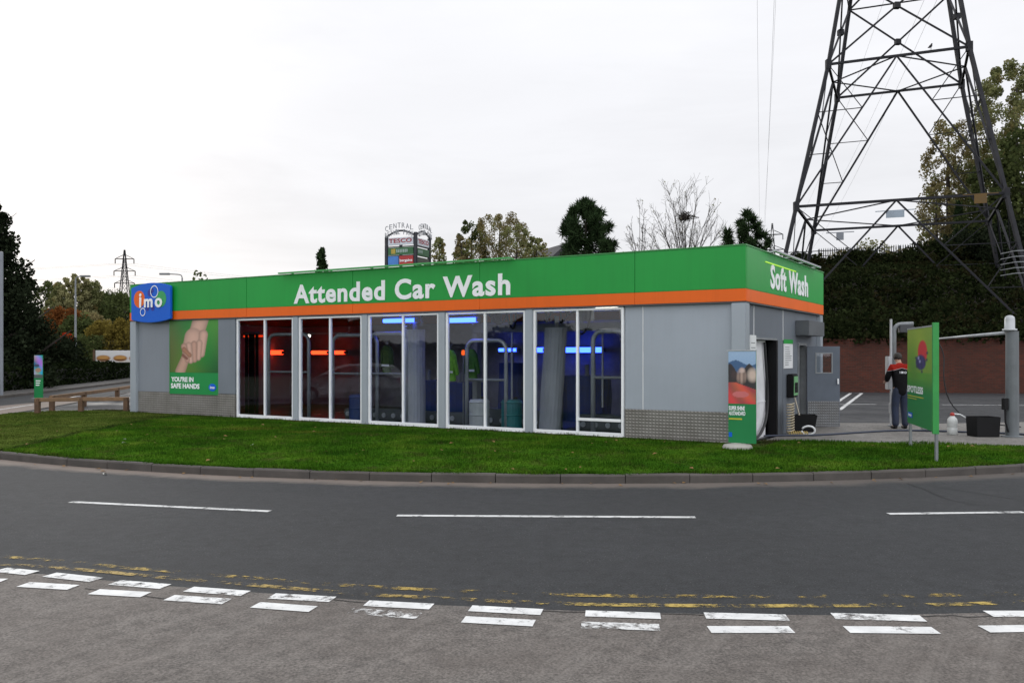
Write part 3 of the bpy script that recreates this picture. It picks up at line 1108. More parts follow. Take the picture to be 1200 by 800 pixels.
# ------------------------------------------------------------------ signs fixed to the building
# logo shield
sg = thing('logo_sign', bw(-16.58, -.05, 2.70), BROT, 'blue shield sign with logo bubbles on the left end of the green fascia', 'sign')
w2, hh = .85, 1.10
out_ = []
for i in range(13):
    a = -1 + 2 * i / 12
    out_.append((a * w2, .09 * a * a))
for i in range(13):
    a = 1 - 2 * i / 12
    out_.append((a * w2, hh - .12 * a * a))
Msg = Matrix(((1, 0, 0, 0), (0, 0, -1, 0), (0, 1, 0, 0), (0, 0, 0, 1)))      # xy polygon -> xz plane, prism depth towards -y
pb = MB().prism(out_, 0, .07, 0, Msg).build('panel', M_blue, sg, bevel=.012)


def disc(cx, cz, r, y, mat, name, r_in=0.0, squash=1.0):
    mb = MB()
    n = 32
    if r_in:
        vs = []
        for k in range(n):
            a = 2 * math.pi * k / n
            vs += [(cx + r * math.cos(a), y, cz + r * math.sin(a)), (cx + r_in * math.cos(a), y, cz + r_in * math.sin(a))]
        mb.add(vs, [(2 * k, 2 * k + 1, (2 * k + 3) % (2 * n), (2 * k + 2) % (2 * n)) for k in range(n)])
    else:
        mb.prism([(cx + r * math.cos(2 * math.pi * k / n) * squash, cz + r * math.sin(2 * math.pi * k / n)) for k in range(n)], -y - .004, -y, 0, Msg)
    return mb.build(name, mat, sg)


disc(-.48, .66, .235, -.076, M_orange, 'orange_disc')
disc(.46, .64, .22, -.076, pbr('sign_green', C(.03, .33, .10), .4), 'green_disc')
for (x, z, r) in ((-.02, .82, .10), (.1, .40, .08), (-.12, .38, .06), (.08, .88, .06)):
    disc(x, z, r, -.074, pbr('deep_blue', C(.02, .03, .30), .4), 'blue_disc')
disc(.18, .85, .17, -.082, M_sign, 'ring', .145)
disc(-.32, .30, .115, -.082, M_sign, 'ring', .092)
lettering('lettering', 'i', (-.46, -.37, .42, .82), Matrix.Translation((0, -.083, 0)), M_sign, sg, bold=.03)
lettering('lettering', 'm', (-.25, .12, .42, .66), Matrix.Translation((0, -.083, 0)), M_sign, sg, bold=.03)
lettering('lettering', 'o', (.22, .52, .41, .67), Matrix.Translation((0, -.083, 0)), M_sign, sg, bold=.03)


# hands poster
def cap(u, v, a, b, ra, rb):
    ax, ay = a
    dx, dy = b[0] - ax, b[1] - ay
    t = np.clip(((u - ax) * dx + (v - ay) * dy) / (dx * dx + dy * dy + 1e-9), 0, 1)
    d = np.hypot(u - ax - t * dx, v - ay - t * dy)
    return d / (ra + (rb - ra) * t), t


def hands(u, v):
    asp = 1.0
    bg = np.stack([.035 + .06 * (v > 0) * (1 - u) * .6 + .03 * np.sin(5 * u + 3 * v), .14 + .10 * v + .06 * np.sin(4 * u - 2 * v), .02 + .02 * v + 0 * u], 1)
    c = np.clip(bg, 0, 1)

    def paint(a, b, ra, rb, colr, shade=.55, edge=.10):
        nonlocal c
        d, t = cap(u, v, a, b, ra, rb)
        k = np.clip((1 - d) / edge, 0, 1)[:, None]
        s = np.clip(1 - shade * d ** 2 * .8, .2, 1)[:, None]
        c = c * (1 - k) + k * np.array(colr)[None] * s
    skin = (.66, .42, .33)
    skin2 = (.58, .34, .26)
    paint((.22, .02), (.35, .32), .11, .09, (.55, .34, .25))
    paint((.66, 1.05), (.52, .62), .17, .16, skin, .6)
    paint((.50, .66), (.42, .42), .20, .17, skin, .5)
    paint((.70, .72), (.66, .36), .10, .075, skin, .7)
    for i, (x, y, l) in enumerate(((.62, .56, .28), (.51, .54, .30), (.40, .52, .30), (.30, .50, .26))):
        paint((x, y), (x - .02 + .03 * i, y - l), .072, .058, skin if i % 2 == 0 else skin2, .8, .22)
    paint((.30, .44), (.42, .33), .05, .045, (.42, .2, .12), .7)
    paint((.28, .33), (.36, .27), .035, .03, (.25, .1, .07), .6, .3)
    return c


# the front of the poster stands just proud of the wall, between two pilasters
po = thing('poster', bw(-15.98, .055, .745), BROT, 'poster of two clasped hands on green, reading about safe hands, left of the windows', 'poster')
MB().box(0, 1.96, .0, .03, 0, 2.0).build('panel', pbr('poster_green', C(.008, .26, .06), .4, 0, .05), po)
picture('picture', 1.95, 1.41, hands, M_pic, po, Matrix.Translation((.005, -.003, .585)), 80, 60)
lettering('lettering', "YOU'RE IN", (.06, .98, .33, .47), Matrix.Translation((0, -.004, 0)), M_sign, po, bold=.04, thick=.003)
lettering('lettering', 'SAFE HANDS', (.05, 1.22, .15, .29), Matrix.Translation((0, -.004, 0)), M_sign, po, bold=.04, thick=.003)
mb = MB()
mb.prism([(1.73 + .145 * math.cos(a), .20 + .10 * math.sin(a)) for a in np.linspace(0, 2 * math.pi, 24, False)], .003, .007, 0, Msg)
mb.build('badge', M_blue, po)
lettering('lettering', 'imo', (1.64, 1.82, .165, .235), Matrix.Translation((0, -.008, 0)), M_sign, po, bold=.03, thick=.002)
for q in (-.012, 1.962):
    MB().box(q, q + .010 + (.013 if q > 0 else 0), -.011, .03, 0, 2.0).build('edge_trim', pbr('green_trim', C(.10, .30, .12), .4), po)


def notice(name, y0, y1, z0, z1, label, header=None, lines=9, out=0.0):
    t = thing(name, bw(-.088 + out, y0, z0), BROT + R(90), label, 'notice')
    w, hgt = y1 - y0, z1 - z0
    MB().box(0, w, -.012, out, 0, hgt).build('board', M_white, t)
    mb = MB()
    for k in range(lines):
        zz = hgt * (.86 - .8 * k / lines)
        mb.box(w * .12, w * random.uniform(.5, .88), -.0145, -.0125, zz - .006, zz + .006)
    mb.build('print', pbr('grey_print', C(.12, .13, .15), .5), t)
    if header:
        MB().box(0, w, -.014, 0, hgt + .002, hgt + .09).build('header', header, t)
    return t


notice('price_board', 2.96, 3.70, 1.52, 2.04, 'white price notice with green header on the wall between the two doorways', M_green)
notice('notice_board', .28, .66, 1.15, 2.17, 'narrow white notice beside the car wash doorway, partly behind the banner', out=.075)

# payphone-like control box
t = thing('control_box', bw(-.088, 3.2, .90), BROT + R(90), 'small green control box on the grey wall below the price notice', 'control box')
MB().box(0, .42, -.14, 0, 0, .5).build('housing', M_black, t, bevel=.02)
MB().box(.05, .37, -.155, -.142, .05, .45).build('front_panel', pbr('pale_green_panel', C(.16, .38, .17), .4), t)
mb = MB()
mb.box(.085, .345, -.1575, -.1555, .10, .32)
for k in range(3):
    for j in range(3):
        mb.box(.1 + j * .08, .15 + j * .08, -.163, -.157, .12 + k * .07, .16 + k * .07)
mb.build('keypad', M_black, t)

# ------------------------------------------------------------------ inside the building
M_roll = pbr('grey_brush_cloth', C(.36, .375, .40), .7, 0, .12, 2, .3, 50, streak=.35)
M_navy = pbr('navy_brush_cloth', C(.012, .03, .16), .8, 0, .3, 6, .6, 40)


def roller(px, y_top, y_bot, v, r, lean, label, mat):
    a, b = bl(px, y_bot, v), bl(px, y_top, v)
    t = thing('brush_roller', bw(a.x, a.y, a.z), BROT, label, 'brush', 'upright brushes inside the wash')
    h = b.z - a.z
    n = 40
    mb = MB()
    vs, fs = [], []
    zs = np.linspace(0, 1, 14)
    for z in zs:
        for k in range(n):
            an = 2 * math.pi * k / n
            rr = r * (1 + (.018 if k % 2 else -.01)) * (.985 + .015 * math.sin(z * 9 + k))
            vs.append((rr * math.cos(an) + lean * z, rr * math.sin(an), z * h))
    for i in range(13):
        for k in range(n):
            fs.append((i * n + k, i * n + (k + 1) % n, (i + 1) * n + (k + 1) % n, (i + 1) * n + k))
    fs += [tuple(range(n - 1, -1, -1)), tuple(range(13 * n, 14 * n))]
    mb.add(vs, fs)
    mb.build('bristles', mat, t)
    MB().tube([(lean, 0, h), (lean * 1.12, 0, h + .25)], .05, 10).build('shaft', M_steel, t)
    MB().tube([(0, 0, -.12), (0, 0, 0)], .06, 10).build('shaft', M_steel, t)


roller(487, 386, 497, 1.0, .24, -.02, 'grey upright cloth brush behind the middle window', M_roll)
roller(644, 384, 505, .85, .24, .16, 'grey leaning cloth brush behind the rightmost window', M_roll)
roller(502, 445, 489, 2.2, .42, 0, 'dark blue brush low behind the grey brush in the middle window', M_navy)
roller(688, 440, 492, 2.2, .55, 0, 'dark blue brush low behind the right pane of the rightmost window', M_navy)
roller(538, 448, 490, 2.4, .6, 0, 'dark blue brush low in the second window from the right', M_navy)
roller(598, 425, 497, 1.9, .30, .05, 'dark blue brush at the right edge of the second window from the right', M_navy)


def arch(px0, px1, y_top, y_bot, v, label, r=.045, both=True):
    a = bl(px0, y_bot, v)
    b = bl(px1, y_bot, v)
    zt = bl(px0, y_top, v).z
    t = thing('pipe_arch', bw(a.x, a.y, .17), BROT, label, 'pipe frame', 'pipe frames inside the wash')
    w = b.x - a.x
    h = zt - .17
    c = .22
    pts = [(0, 0, 0), (0, 0, h - c)] + [(c - c * math.cos(q), 0, h - c + c * math.sin(q)) for q in np.linspace(.2, math.pi / 2, 6)] + \
          [(w - c, 0, h)] + [(w - c + c * math.sin(q), 0, h - c + c * math.cos(q)) for q in np.linspace(.2, math.pi / 2, 6)] + [(w, 0, 0)]
    MB().tube(pts, r, 10).build('pipe', M_lsteel, t, smooth=True)
    MB().tube([(0, 0, h * .55), (w, 0, h * .55)], r * .6, 8).build('cross_rail', M_steel, t)
    for q in (0, w):
        MB().box(q - .09, q + .09, -.09, .09, 0, .02).build('base_plate', M_steel, t)


arch(390, 442, 393, 480, .9, 'grey arched pipe frame behind the second window from the left')
arch(433, 476, 391, 492, .75, 'grey arched pipe frame behind the left pane of the middle window')
arch(547, 593, 399, 500, .8, 'grey square pipe frame behind the second window from the right')
arch(695, 735, 388, 510, .7, 'grey arched pipe frame behind the right pane of the rightmost window', .05)
arch(315, 362, 392, 484, .8, 'grey pipe frame behind the leftmost window')


def tube_light(px0, px1, y, v, mat, label, r=.045):
    a, b = bl(px0, y, v), bl(px1, y, v)
    t = thing('tube_light', bw(a.x, a.y, a.z), BROT, label, 'tube light', 'coloured tube lights inside the wash')
    w = b.x - a.x
    MB().tube([(0, 0, 0), (w, 0, 0)], r, 10).build('tube', mat, t)
    mb = MB()
    mb.box(-.04, w + .04, .05, .10, -.06, .06)
    mb.box(-.05, 0, -.05, .05, -.05, .05)
    mb.box(w, w + .05, -.05, .05, -.05, .05)
    mb.build('fitting', M_steel, t)


E_blue = emit('blue_tube', C(.024, .068, 1.0), 14)
E_red = emit('red_tube', C(1.0, .04, .01), 6.5)
E_red2 = emit('dim_red_tube', C(1.0, .05, .01), 1.2)
tube_light(450, 487, 376.0, .9, E_blue, 'blue tube light near the ceiling behind the middle window', .05)
tube_light(520, 559, 375.5, .7, E_blue, 'blue tube light near the ceiling in the second window from the right', .055)
tube_light(585, 606, 410, 5.85, E_blue, 'short blue tube light at eye level, right pane of the second window from the right', .05)
tube_light(622, 637, 410, 5.85, E_blue, 'blue tube light left of the leaning brush in the rightmost window', .07)
tube_light(658, 706, 410, 5.85, E_blue, 'blue tube light right of the leaning brush in the rightmost window', .075)
tube_light(314, 331, 413, 5.2, E_red, 'red tube light at eye level in the leftmost window', .075)
tube_light(366, 384, 413, 5.85, E_red, 'bright red tube light, left pane of the second window from the left', .065)
tube_light(389, 404, 413, 5.85, E_red, 'bright red tube light, right pane of the second window from the left', .065)
tube_light(286, 310, 394, 2.6, E_red2, 'dim red tube light high in the leftmost window', .03)
tube_light(888.7, 890.2, 428, 1.0, E_blue, 'tiny blue lamp just inside the side doorway', .03) if False else None
# upright blue lamp just inside the side doorway
t = thing('tube_light', bw(-.20, 1.18, 1.28), BROT, 'upright violet tube light on the white screen in the side doorway', 'tube light')
MB().tube([(0, 0, 0), (0, 0, .62)], .028, 10).build('tube', emit('violet_tube', C(.10, .12, 1.0), 2.2), t)
MB().box(-.022, .0, .048, .06, -.04, .66).build('fitting', M_steel, t)

a = bl(699, 363.5, 1.6)
t = thing('ceiling_lamp', bw(a.x, a.y, a.z), BROT, 'small white ceiling lamp at the top of the rightmost window', 'lamp')
MB().box(0, .5, -.05, .05, 0, .05).build('diffuser', emit('white_lamp', C(1, .93, .8), 6), t)
MB().box(-.04, .54, -.09, .09, .052, .11).build('housing', M_white, t)
a = bl(362, 393.5, 2.2)
t = thing('ceiling_lamp', bw(a.x, a.y, a.z), BROT, 'tiny white lamp high in the second window from the left', 'lamp')
MB().lathe([(.02, -.04), (.05, -.02), (.05, .02), (.02, .04)], 12).build('diffuser', emit('small_white_lamp', C(1, .9, .75), 5), t)
MB().box(-.9, 1.4, -.02, .02, .045, .075).build('rail', M_lsteel, t)
# five-mph board
a = bl(470, 392, .9)
t = thing('speed_sign', bw(a.x, a.y, a.z), BROT, 'small dark board with a white number 5 high in the middle window', 'sign')
MB().box(0, .30, 0, .02, 0, .24).build('board', M_black, t)
lettering('lettering', '5', (.08, .19, .03, .21), Matrix.Translation((0, -.003, 0)), M_sign, t, bold=.03, thick=.003)
mb = MB()
mb.bar((.03, .01, .24), (.03, .01, 3.0 - a.z), .012)
mb.bar((.27, .01, .24), (.27, .01, 3.0 - a.z), .012)
mb.build('hanger', M_steel, t)


# hi-vis jackets on hooks
def jacket(px, y_top, v, label, colr):
    a = bl(px, y_top, v)
    t = thing('hanging_jacket', bw(a.x, a.y, a.z - .72), BROT, label, 'jacket', 'work jackets hanging inside the wash')
    mb = MB()
    prof = [(-.20, 0), (.20, 0), (.22, .35), (.27, .12), (.33, .14), (.24, .58), (.08, .70), (-.08, .70), (-.24, .58), (-.33, .14), (-.27, .12), (-.22, .35)]
    mb.prism(prof, 0, .09, 0, Msg)
    mb.v = [(vx_ * (.62 + .1 * math.sin(vz_ * 9 + px)), vy_ - .02 * math.sin(vx_ * 25 + px), vz_) for vx_, vy_, vz_ in mb.v]
    mb.build('cloth', pbr('hivis_' + colr[0], C(*colr[1]), .8, 0, .4, 7), t, bevel=.015)
    mb = MB()
    mb.box(-.205, .205, -.097, -.092, .18, .23)
    mb.v = [(vx_ * .58, vy_ - .02, vz_) for vx_, vy_, vz_ in mb.v]
    mb.build('reflective_strip', pbr('reflective_tape', C(.75, .78, .78), .3), t)
    MB().tube([(0, -.04, .70), (0, -.04, .78), (.02, .0, .82)], .008, 6).build('hook', M_steel, t)


jacket(529, 409, .6, 'yellow-green work jacket hanging at the left of the second window from the right', ('lime', (.16, .40, .04)))
jacket(554, 408, 1.3, 'darker green work jacket hanging beside the pipe in the second window from the right', ('green', (.06, .18, .02)))
jacket(455, 404, 1.6, 'olive jacket hanging at the left pane of the middle window', ('olive', (.07, .12, .03)))
# small orange beacon
a = bl(543, 413, 1.2)
t = thing('beacon', bw(a.x, a.y, a.z - .06), BROT, 'small orange beacon on a thin stalk in the second window from the right', 'lamp')
MB().lathe([(.02, 0), (.045, .01), (.045, .09), (.02, .12)], 12).build('lamp', emit('orange_beacon', C(1, .12, .02), 1.6), t)
MB().tube([(0, 0, -(a.z - .23)), (0, 0, 0)], .018, 8).build('stalk', M_steel, t)
# gantry across the right-hand bays
t = thing('wash_gantry', bw(-7.0, 1.7, .17), BROT, 'dark steel wash gantry spanning behind the two right-hand windows', 'gantry')
MB().box(0, 4.6, -.10, .10, 2.16, 2.34).build('beam', M_steel, t, bevel=.01)
for x in (.05, 2.25, 4.5):
    MB().box(x - .07, x + .07, -.09, .09, 0, 2.155).build('upright', M_steel, t, bevel=.01)
for x in (.6, 1.5, 3.0, 3.9):
    MB().lathe([(.05, 2.37), (.12, 2.37), (.13, 2.42), (.13, 2.62), (.10, 2.68), (.03, 2.70)], 14, (x, 0, 0)).build('motor', pbr('motor_grey', C(.17, .18, .19), .5), t)
for x in (1.1, 3.4):
    MB().box(x - .02, x + .02, -.13, -.105, .5, 2.15).build('spray_bar', M_lsteel, t)
t = thing('splash_panel', bw(-2.95, 1.25, .17), BROT, 'tall dark splash panel at the right edge of the rightmost window', 'panel')
MB().box(0, .42, 0, .03, .3, 2.15).build('sheet', pbr('panel_charcoal', C(.05, .052, .06), .4), t, bevel=.005)
MB().box(-.03, 0, -.01, .04, 0, 2.2).build('edge_post', M_steel, t)
for (x, y, mc, lab) in ((-5.55, 1.0, ('teal_plastic', (.02, .16, .17)), 'teal chemical drum low in the right pane of the second window from the right'), (-6.25, .75, ('dull_white_plastic', (.42, .44, .44)), 'dull white drum low in the second window from the right'), (-10.2, 1.2, ('navy_plastic', (.02, .04, .15)), 'dark blue drum low in the second window from the left')):
    t = thing('chemical_drum', bw(x, y, .17), 0, lab, 'drum')
    MB().lathe([(.20, 0), (.23, .02), (.23, .28), (.245, .30), (.23, .32), (.23, .56), (.245, .58), (.23, .60), (.20, .64), (.05, .65)], 20).build('body', pbr(mc[0], C(*mc[1]), .4), t, smooth=False)
    MB().lathe([(.045, .655), (.045, .69), (.03, .70)], 12, (.08, 0, 0)).build('cap', M_black, t)
# hose loops hanging from the ceiling
for i, (px, y0_, w_, dr, v) in enumerate(((642, 366, .35, .45, .6), (660, 364, .30, .5, .9), (683, 366, .35, .75, .8), (585, 368, .5, .5, .7), (600, 366, .3, .6, 1.0), (575, 366, .4, .35, .5), (495, 370, .35, .3, .7), (668, 363, .55, .35, .5), (556, 368, .5, .3, .8))):
    a = bl(px, y0_, v)
    t = thing('hanging_hose', bw(a.x, a.y, 2.99), BROT, 'black hose looping down from the ceiling near the top of a right-hand window', 'hose', 'black hoses looped under the ceiling')
    pts = [(w_ * (q - .5) + .04 * math.sin(7 * q + i), .02 * math.sin(9 * q), -(dr + .0) * (1 - (2 * q - 1) ** 2)) for q in np.linspace(0, 1, 16)]
    MB().tube(pts, .022, 7).build('hose_loop', M_rubber, t, smooth=True)
    if i % 2 == 0:
        MB().tube([(w_ * -.2, .05, 0), (w_ * -.15, .05, -.5)], .03, 7).build('hose_loop', M_steel, t)
# conveyor machinery low inside
for k, (x0, x1, z1) in enumerate(((-6.6, -4.9, .55), (-11.0, -7.2, .42), (-4.2, -2.6, .5))):
    lab = ('grey machine base low in the second window from the right', 'long dark machine base behind the middle windows', 'dark machine base low in the rightmost window')[k]
    t = thing('machine_base', bw(x0, 1.55, .17), BROT, lab, 'machine')
    MB().box(0, x1 - x0, 0, .5, 0, z1 - .17).build('housing', pbr('machine_grey', C(.10, .105, .115), .5), t, bevel=.03)
    mb = MB()
    for q in np.arange(.15, x1 - x0 - .15, .3):
        mb.tube([(q, -.03, .12), (q, .0, .12)], .06, 12)
    mb.build('roller_wheel', M_lsteel, t)
# dark rubber curtain in the leftmost bay
a = bl(287, 400, 1.4)
t = thing('rubber_curtain', bw(a.x, a.y, .19), BROT, 'black rubber strip curtain behind the leftmost window', 'curtain')
for k in range(4):
    mb = MB()
    mb.box(k * .13, k * .13 + .12, .0 + .02 * (k % 2), .01 + .02 * (k % 2), 0, 2.2)
    mb.build('strip', M_black, t)
MB().bar((-.05, .01, 2.23), (.56, .01, 2.23), .05).build('rail', M_steel, t)

# ------------------------------------------------------------------ the small banner beside the corner
def banner_photo(u, v):
    c = np.zeros((len(u), 3))
    sky = np.stack([.10 + .25 * v, .25 + .25 * v, .50 + .18 * v], 1)
    c[:] = sky
    hill = v < .78 + .05 * np.sin(6 * u)
    c[hill] = (.05, .12, .25)
    dark = v < .66 + .10 * np.sin(9 * u + 1)
    c[dark] = (.035, .03, .032)
    for (x, y, rx, ry, cc) in ((.48, .52, .20, .16, (.48, .34, .28)), (.88, .55, .22, .15, (.62, .50, .42)), (.5, .64, .12, .06, (.60, .46, .40)), (.2, .55, .12, .1, (.06, .04, .04))):
        d = ((u - x) / rx) ** 2 + ((v - y) / ry) ** 2
        k = np.clip(1.15 - d, 0, 1)[:, None]
        c = c * (1 - k) + k * np.array(cc)
    fing = .75 + .25 * np.sin(u * 42)
    m = (v > .36) & (v < .6) & (u > .3) & (u < .7)
    c[m] *= fing[m][:, None]
    red = v < .40 - .18 * (u - .3) * (u > .3)
    c[red] = np.stack([.52 + .15 * np.sin(9 * u[red] + 11 * v[red]), .05 + .06 * np.abs(np.sin(14 * u[red] * v[red])), .06 + 0 * u[red]], 1)
    glint = red & (np.hypot((u - .45) / .3, (v - .18) / .06) < 1)
    c[glint] = (.60, .16, .16)
    return c


pR, pL = P(886, 411, 15.05), P(853.5, 412, 15.3)
dirx = (pR.xy - pL.xy)
angb = math.atan2(dirx.y, dirx.x)
wb = dirx.length
t = thing('banner_stand', (pL.x, pL.y, .19), angb, 'small banner stand with hands and red car photo above green, at the near corner', 'banner')
tl = .0
MB().box(0, wb, 0, .02, .10, 1.68).build('panel', pbr('banner_green', C(.006, .20, .055), .45, 0, .06, 2), t)
picture('picture', wb - .004, .90, banner_photo, M_pic, t, Matrix.Translation((.002, -.003, .775)), 50, 70)
lettering('lettering', 'SUPER SHINE', (.01, wb * .60, .66, .735), Matrix.Translation((0, -.004, 0)), M_sign, t, bold=.03, thick=.002)
lettering('lettering', 'AS STANDARD', (.01, wb * .62, .575, .645), Matrix.Translation((0, -.004, 0)), M_sign, t, bold=.03, thick=.002)
MB().box(.01, wb * .5, -.006, -.003, .50, .525).build('print', pbr('yellow_print', C(.55, .50, .03), .5), t)
MB().box(.01, wb * .14, -.006, -.003, .20, .28).build('print', M_blue, t)
mb = MB()
mb.box(-.03, wb + .01, -.01, .03, 1.68, 1.70)
mb.bar((wb * .5, .04, .05), (wb * .5, .04, 1.69), .025)
mb.build('support', M_lsteel, t)
mb = MB()
mb.lathe([(.02, 0), (.24, .0), (.26, .04), (.23, .09), (.05, .12)], 24, (.16, .0, -.02))
mb.build('base', pbr('white_base', C(.36, .35, .32), .6, 0, .1, 3), t, smooth=True)


# ------------------------------------------------------------------ big banner on two posts
def ladybird(u, v):
    n1 = .5 + .5 * np.sin(7 * u + 5 * v) * np.sin(4 * v - 3 * u)
    c = np.stack([.05 + .10 * v + .16 * n1 * (v > .55), .21 + .13 * v + .10 * n1 * (v > .4), .015 + .012 * v], 1)
    yel = np.clip((v - .70) * 3.2, 0, 1)[:, None] * (.5 + .5 * np.abs(np.sin(4 * u + 1)))[:, None]
    c = c * (1 - .6 * yel) + .6 * yel * np.array((.32, .42, .06))
    gr = np.clip((.50 - v) * 6, 0, 1)[:, None]
    c = c * (1 - gr) + gr * np.array((.008, .23, .05))
    d = np.hypot((u - .62) / .19, (v - .76) / .125)
    k = np.clip((1 - d) * 8, 0, 1)[:, None]
    c = c * (1 - k) + k * np.array((.62, .022, .03))
    d2 = np.hypot((u - .55) / .22, (v - .655) / .085)
    k = np.clip((1 - d2) * 5, 0, 1)[:, None]
    sp = (.5 + .5 * np.sin(40 * u + 30 * v))[:, None]
    c = c * (1 - k) + k * (np.array((.02, .02, .10)) * (1 - .4 * sp) + .4 * sp * np.array((.08, .05, .25)))
    for (x, y) in ((.36, .70), (.78, .68), (.40, .61), (.60, .56), (.80, .75)):
        d3 = np.hypot((u - x) / .05, (v - y) / .018)
        k = np.clip((1 - d3) * 2, 0, 1)[:, None]
        c = c * (1 - k) + k * np.array((.02, .03, .06))
    for (x, y) in ((.47, .70), (.52, .665)):
        d3 = np.hypot((u - x) / .04, (v - y) / .018)
        k = np.clip((1 - d3) * 3, 0, 1)[:, None]
        c = c * (1 - k) + k * np.array((.35, .35, .6))
    return c


pa = Vector((7.06, 15.75))        # far post (left in the photograph)
pbv = Vector((6.60, 13.8))        # near post
d = pbv - pa
Lb = d.length
t = thing('post_banner', (pa.x, pa.y, .15), math.atan2(d.y, d.x), 'large green banner with a red beetle on two grey posts at the lawn edge', 'banner')
MB().box(.0, Lb - .07, -.004, .012, .45, 2.10).build('panel', pbr('banner_edge', C(.04, .28, .05), .5), t)
picture('picture', Lb - .075, 1.64, ladybird, M_pic, t, Matrix.Translation((.0, -.007, .455)), 70, 90)
lettering('lettering', 'SPOTLESS', (.0, 1.25, 1.0, 1.12), Matrix.Translation((0, -.009, 0)), M_sign, t, bold=.03, thick=.002)
MB().box(.02, 1.28, -.011, -.008, .935, .95).build('print', pbr('yellow_print', C(.55, .50, .03), .5), t)
MB().box(.02, .75, -.011, -.008, .895, .905).build('print', pbr('yellow_print', C(.55, .50, .03), .5), t)
MB().box(.06, .42, -.011, -.008, .56, .65).build('badge', M_blue, t)
lettering('lettering', 'imo', (.12, .36, .58, .63), Matrix.Translation((0, -.012, 0)), M_sign, t, bold=.03, thick=.002)
for xx, top in ((.03, 2.06), (Lb - .035, 2.14)):
    MB().box(xx - .03, xx + .03, .014, .06, -.1, top).build('post', M_steel, t, bevel=.008)
mb = MB()
mb.box(Lb - .075, Lb + .004, -.02, .066, .42, 2.16)
mb.build('sleeve', pbr('green_sleeve', C(.03, .30, .06), .45), t)
MB().bar((0, 0, 2.11), (Lb - .07, 0, 2.11), .025).build('top_rail', M_lsteel, t)

# ------------------------------------------------------------------ hose booms
t = thing('hose_boom', (8.87, 20.5, .155), R(-8), 'light metal post with bent top and motor, beside the person', 'hose boom')
pts = [(0, 0, 0), (0, 0, 2.2)] + [(.16 - .16 * math.cos(q), 0, 2.2 + .16 * math.sin(q)) for q in np.linspace(.3, math.pi / 2, 5)] + [(.42, 0, 2.37)]
MB().tube(pts, .05, 12).build('post', M_steel, t, smooth=True)
MB().box(-.085, -.055, -.05, .05, 0, 2.48).build('back_plate', M_lsteel, t)
mb = MB()
mb.box(.10, .40, -.10, .07, 2.17, 2.345)
mb.tube([(.40, 0, 2.25), (.46, 0, 2.25)], .05, 10)
mb.build('motor', pbr('motor_charcoal', C(.05, .053, .06), .5), t, bevel=.01)
MB().box(-.17, -.09, -.12, .12, .85, 1.62).build('control_panel', M_lsteel, t, bevel=.01)
MB().lathe([(.14, 0), (.14, .02), (.08, .05)], 16).build('base_plate', M_steel, t)
MB().box(-.14, .04, -.16, -.07, .30, .55).build('pump_box', pbr('pale_grey', C(.4, .41, .42), .5), t, bevel=.015)

t = thing('hose_boom', (10.08, 17.8, .155), 0, 'thick grey post with domed cap and long swing arm at the right edge', 'hose boom')
MB().lathe([(.20, 0), (.20, .02), (.125, .035), (.12, 2.12), (.13, 2.13)], 24).build('post', pbr('weathered_grey_paint', C(.13, .145, .155), .5, 0, .2, 3, streak=.4), t, smooth=False)
MB().lathe([(.135, 2.135), (.135, 2.17), (.095, 2.18), (.095, 2.36), (.085, 2.41), (.05, 2.44), (.01, 2.45)], 24, (-.05, 0, 0)).build('cap', M_lsteel, t, smooth=True)
e = P(1097, 397, 20.3) - Vector((10.08, 17.8, .155))
MB().tube([(-.05, 0, 2.10), tuple(Vector((-.05, 0, 2.10)).lerp(e, .6)), tuple(e)], [.035, .028, .018], 10).build('arm', M_lsteel, t, smooth=True)
hp = [e + Vector((0, 0, 0)), e + Vector((.2, .0, -.35)), e + Vector((.16, .0, -.9)), e + Vector((.35, .1, -1.5)), e + Vector((.9, .2, -1.93)), e + Vector((1.6, -.6, -1.97))]
hp = [Vector(p) for p in smooth_line(hp, 2)]
MB().tube(hp, .014, 7).build('hose', M_rubber, t, smooth=True)
mb = MB()
mb.box(-.22, -.12, -.1, .0, .55, .78)
mb.tube([(-.17, -.05, .55), (-.19, -.1, .3), (-.14, -.12, .1)], .02, 8)
mb.build('valve', M_black, t, bevel=.01)

# ------------------------------------------------------------------ things on the forecourt
a = G(941, 505, .155)
t = thing('tub', a, R(-10), 'black plastic tub with a brush in it outside the service door', 'tub')
mb = MB()
o_, i_ = [], []
for (sx, sy) in ((-1, -1), (1, -1), (1, 1), (-1, 1)):
    pass
def open_tub(mb, w0, d0, w1, d1, h, th):
    rects = [(w0, d0, 0), (w1, d1, h), (w1 - th, d1 - th, h), (w0 - th, d0 - th, th)]
    vs = [(sx * w / 2, sy * dd / 2, z) for w, dd, z in rects for sx, sy in ((-1, -1), (1, -1), (1, 1), (-1, 1))]
    fs = [(3, 2, 1, 0), (12, 13, 14, 15)]
    for L in range(3):
        for k in range(4):
            fs.append((L * 4 + k, L * 4 + (k + 1) % 4, L * 4 + 4 + (k + 1) % 4, L * 4 + 4 + k))
    mb.add(vs, fs)
open_tub(mb, .42, .34, .54, .42, .36, .03)
mb.build('bucket', M_black, t, bevel=.008)
MB().box(-.29, .29, -.23, .23, .335, .362).build('rim', M_black, t, bevel=.006) if False else None
t = thing('brush', a + Vector((-.05, .02, .03)), 0, 'pale handled brush leaning in the black tub', 'brush')
MB().tube([(.06, 0, .0), (-.13, 0, .72)], .018, 8).build('handle', pbr('pale_handle', C(.5, .45, .36), .5), t)
MB().box(-.02, .12, -.05, .05, -.0, .07).build('head', M_black, t)

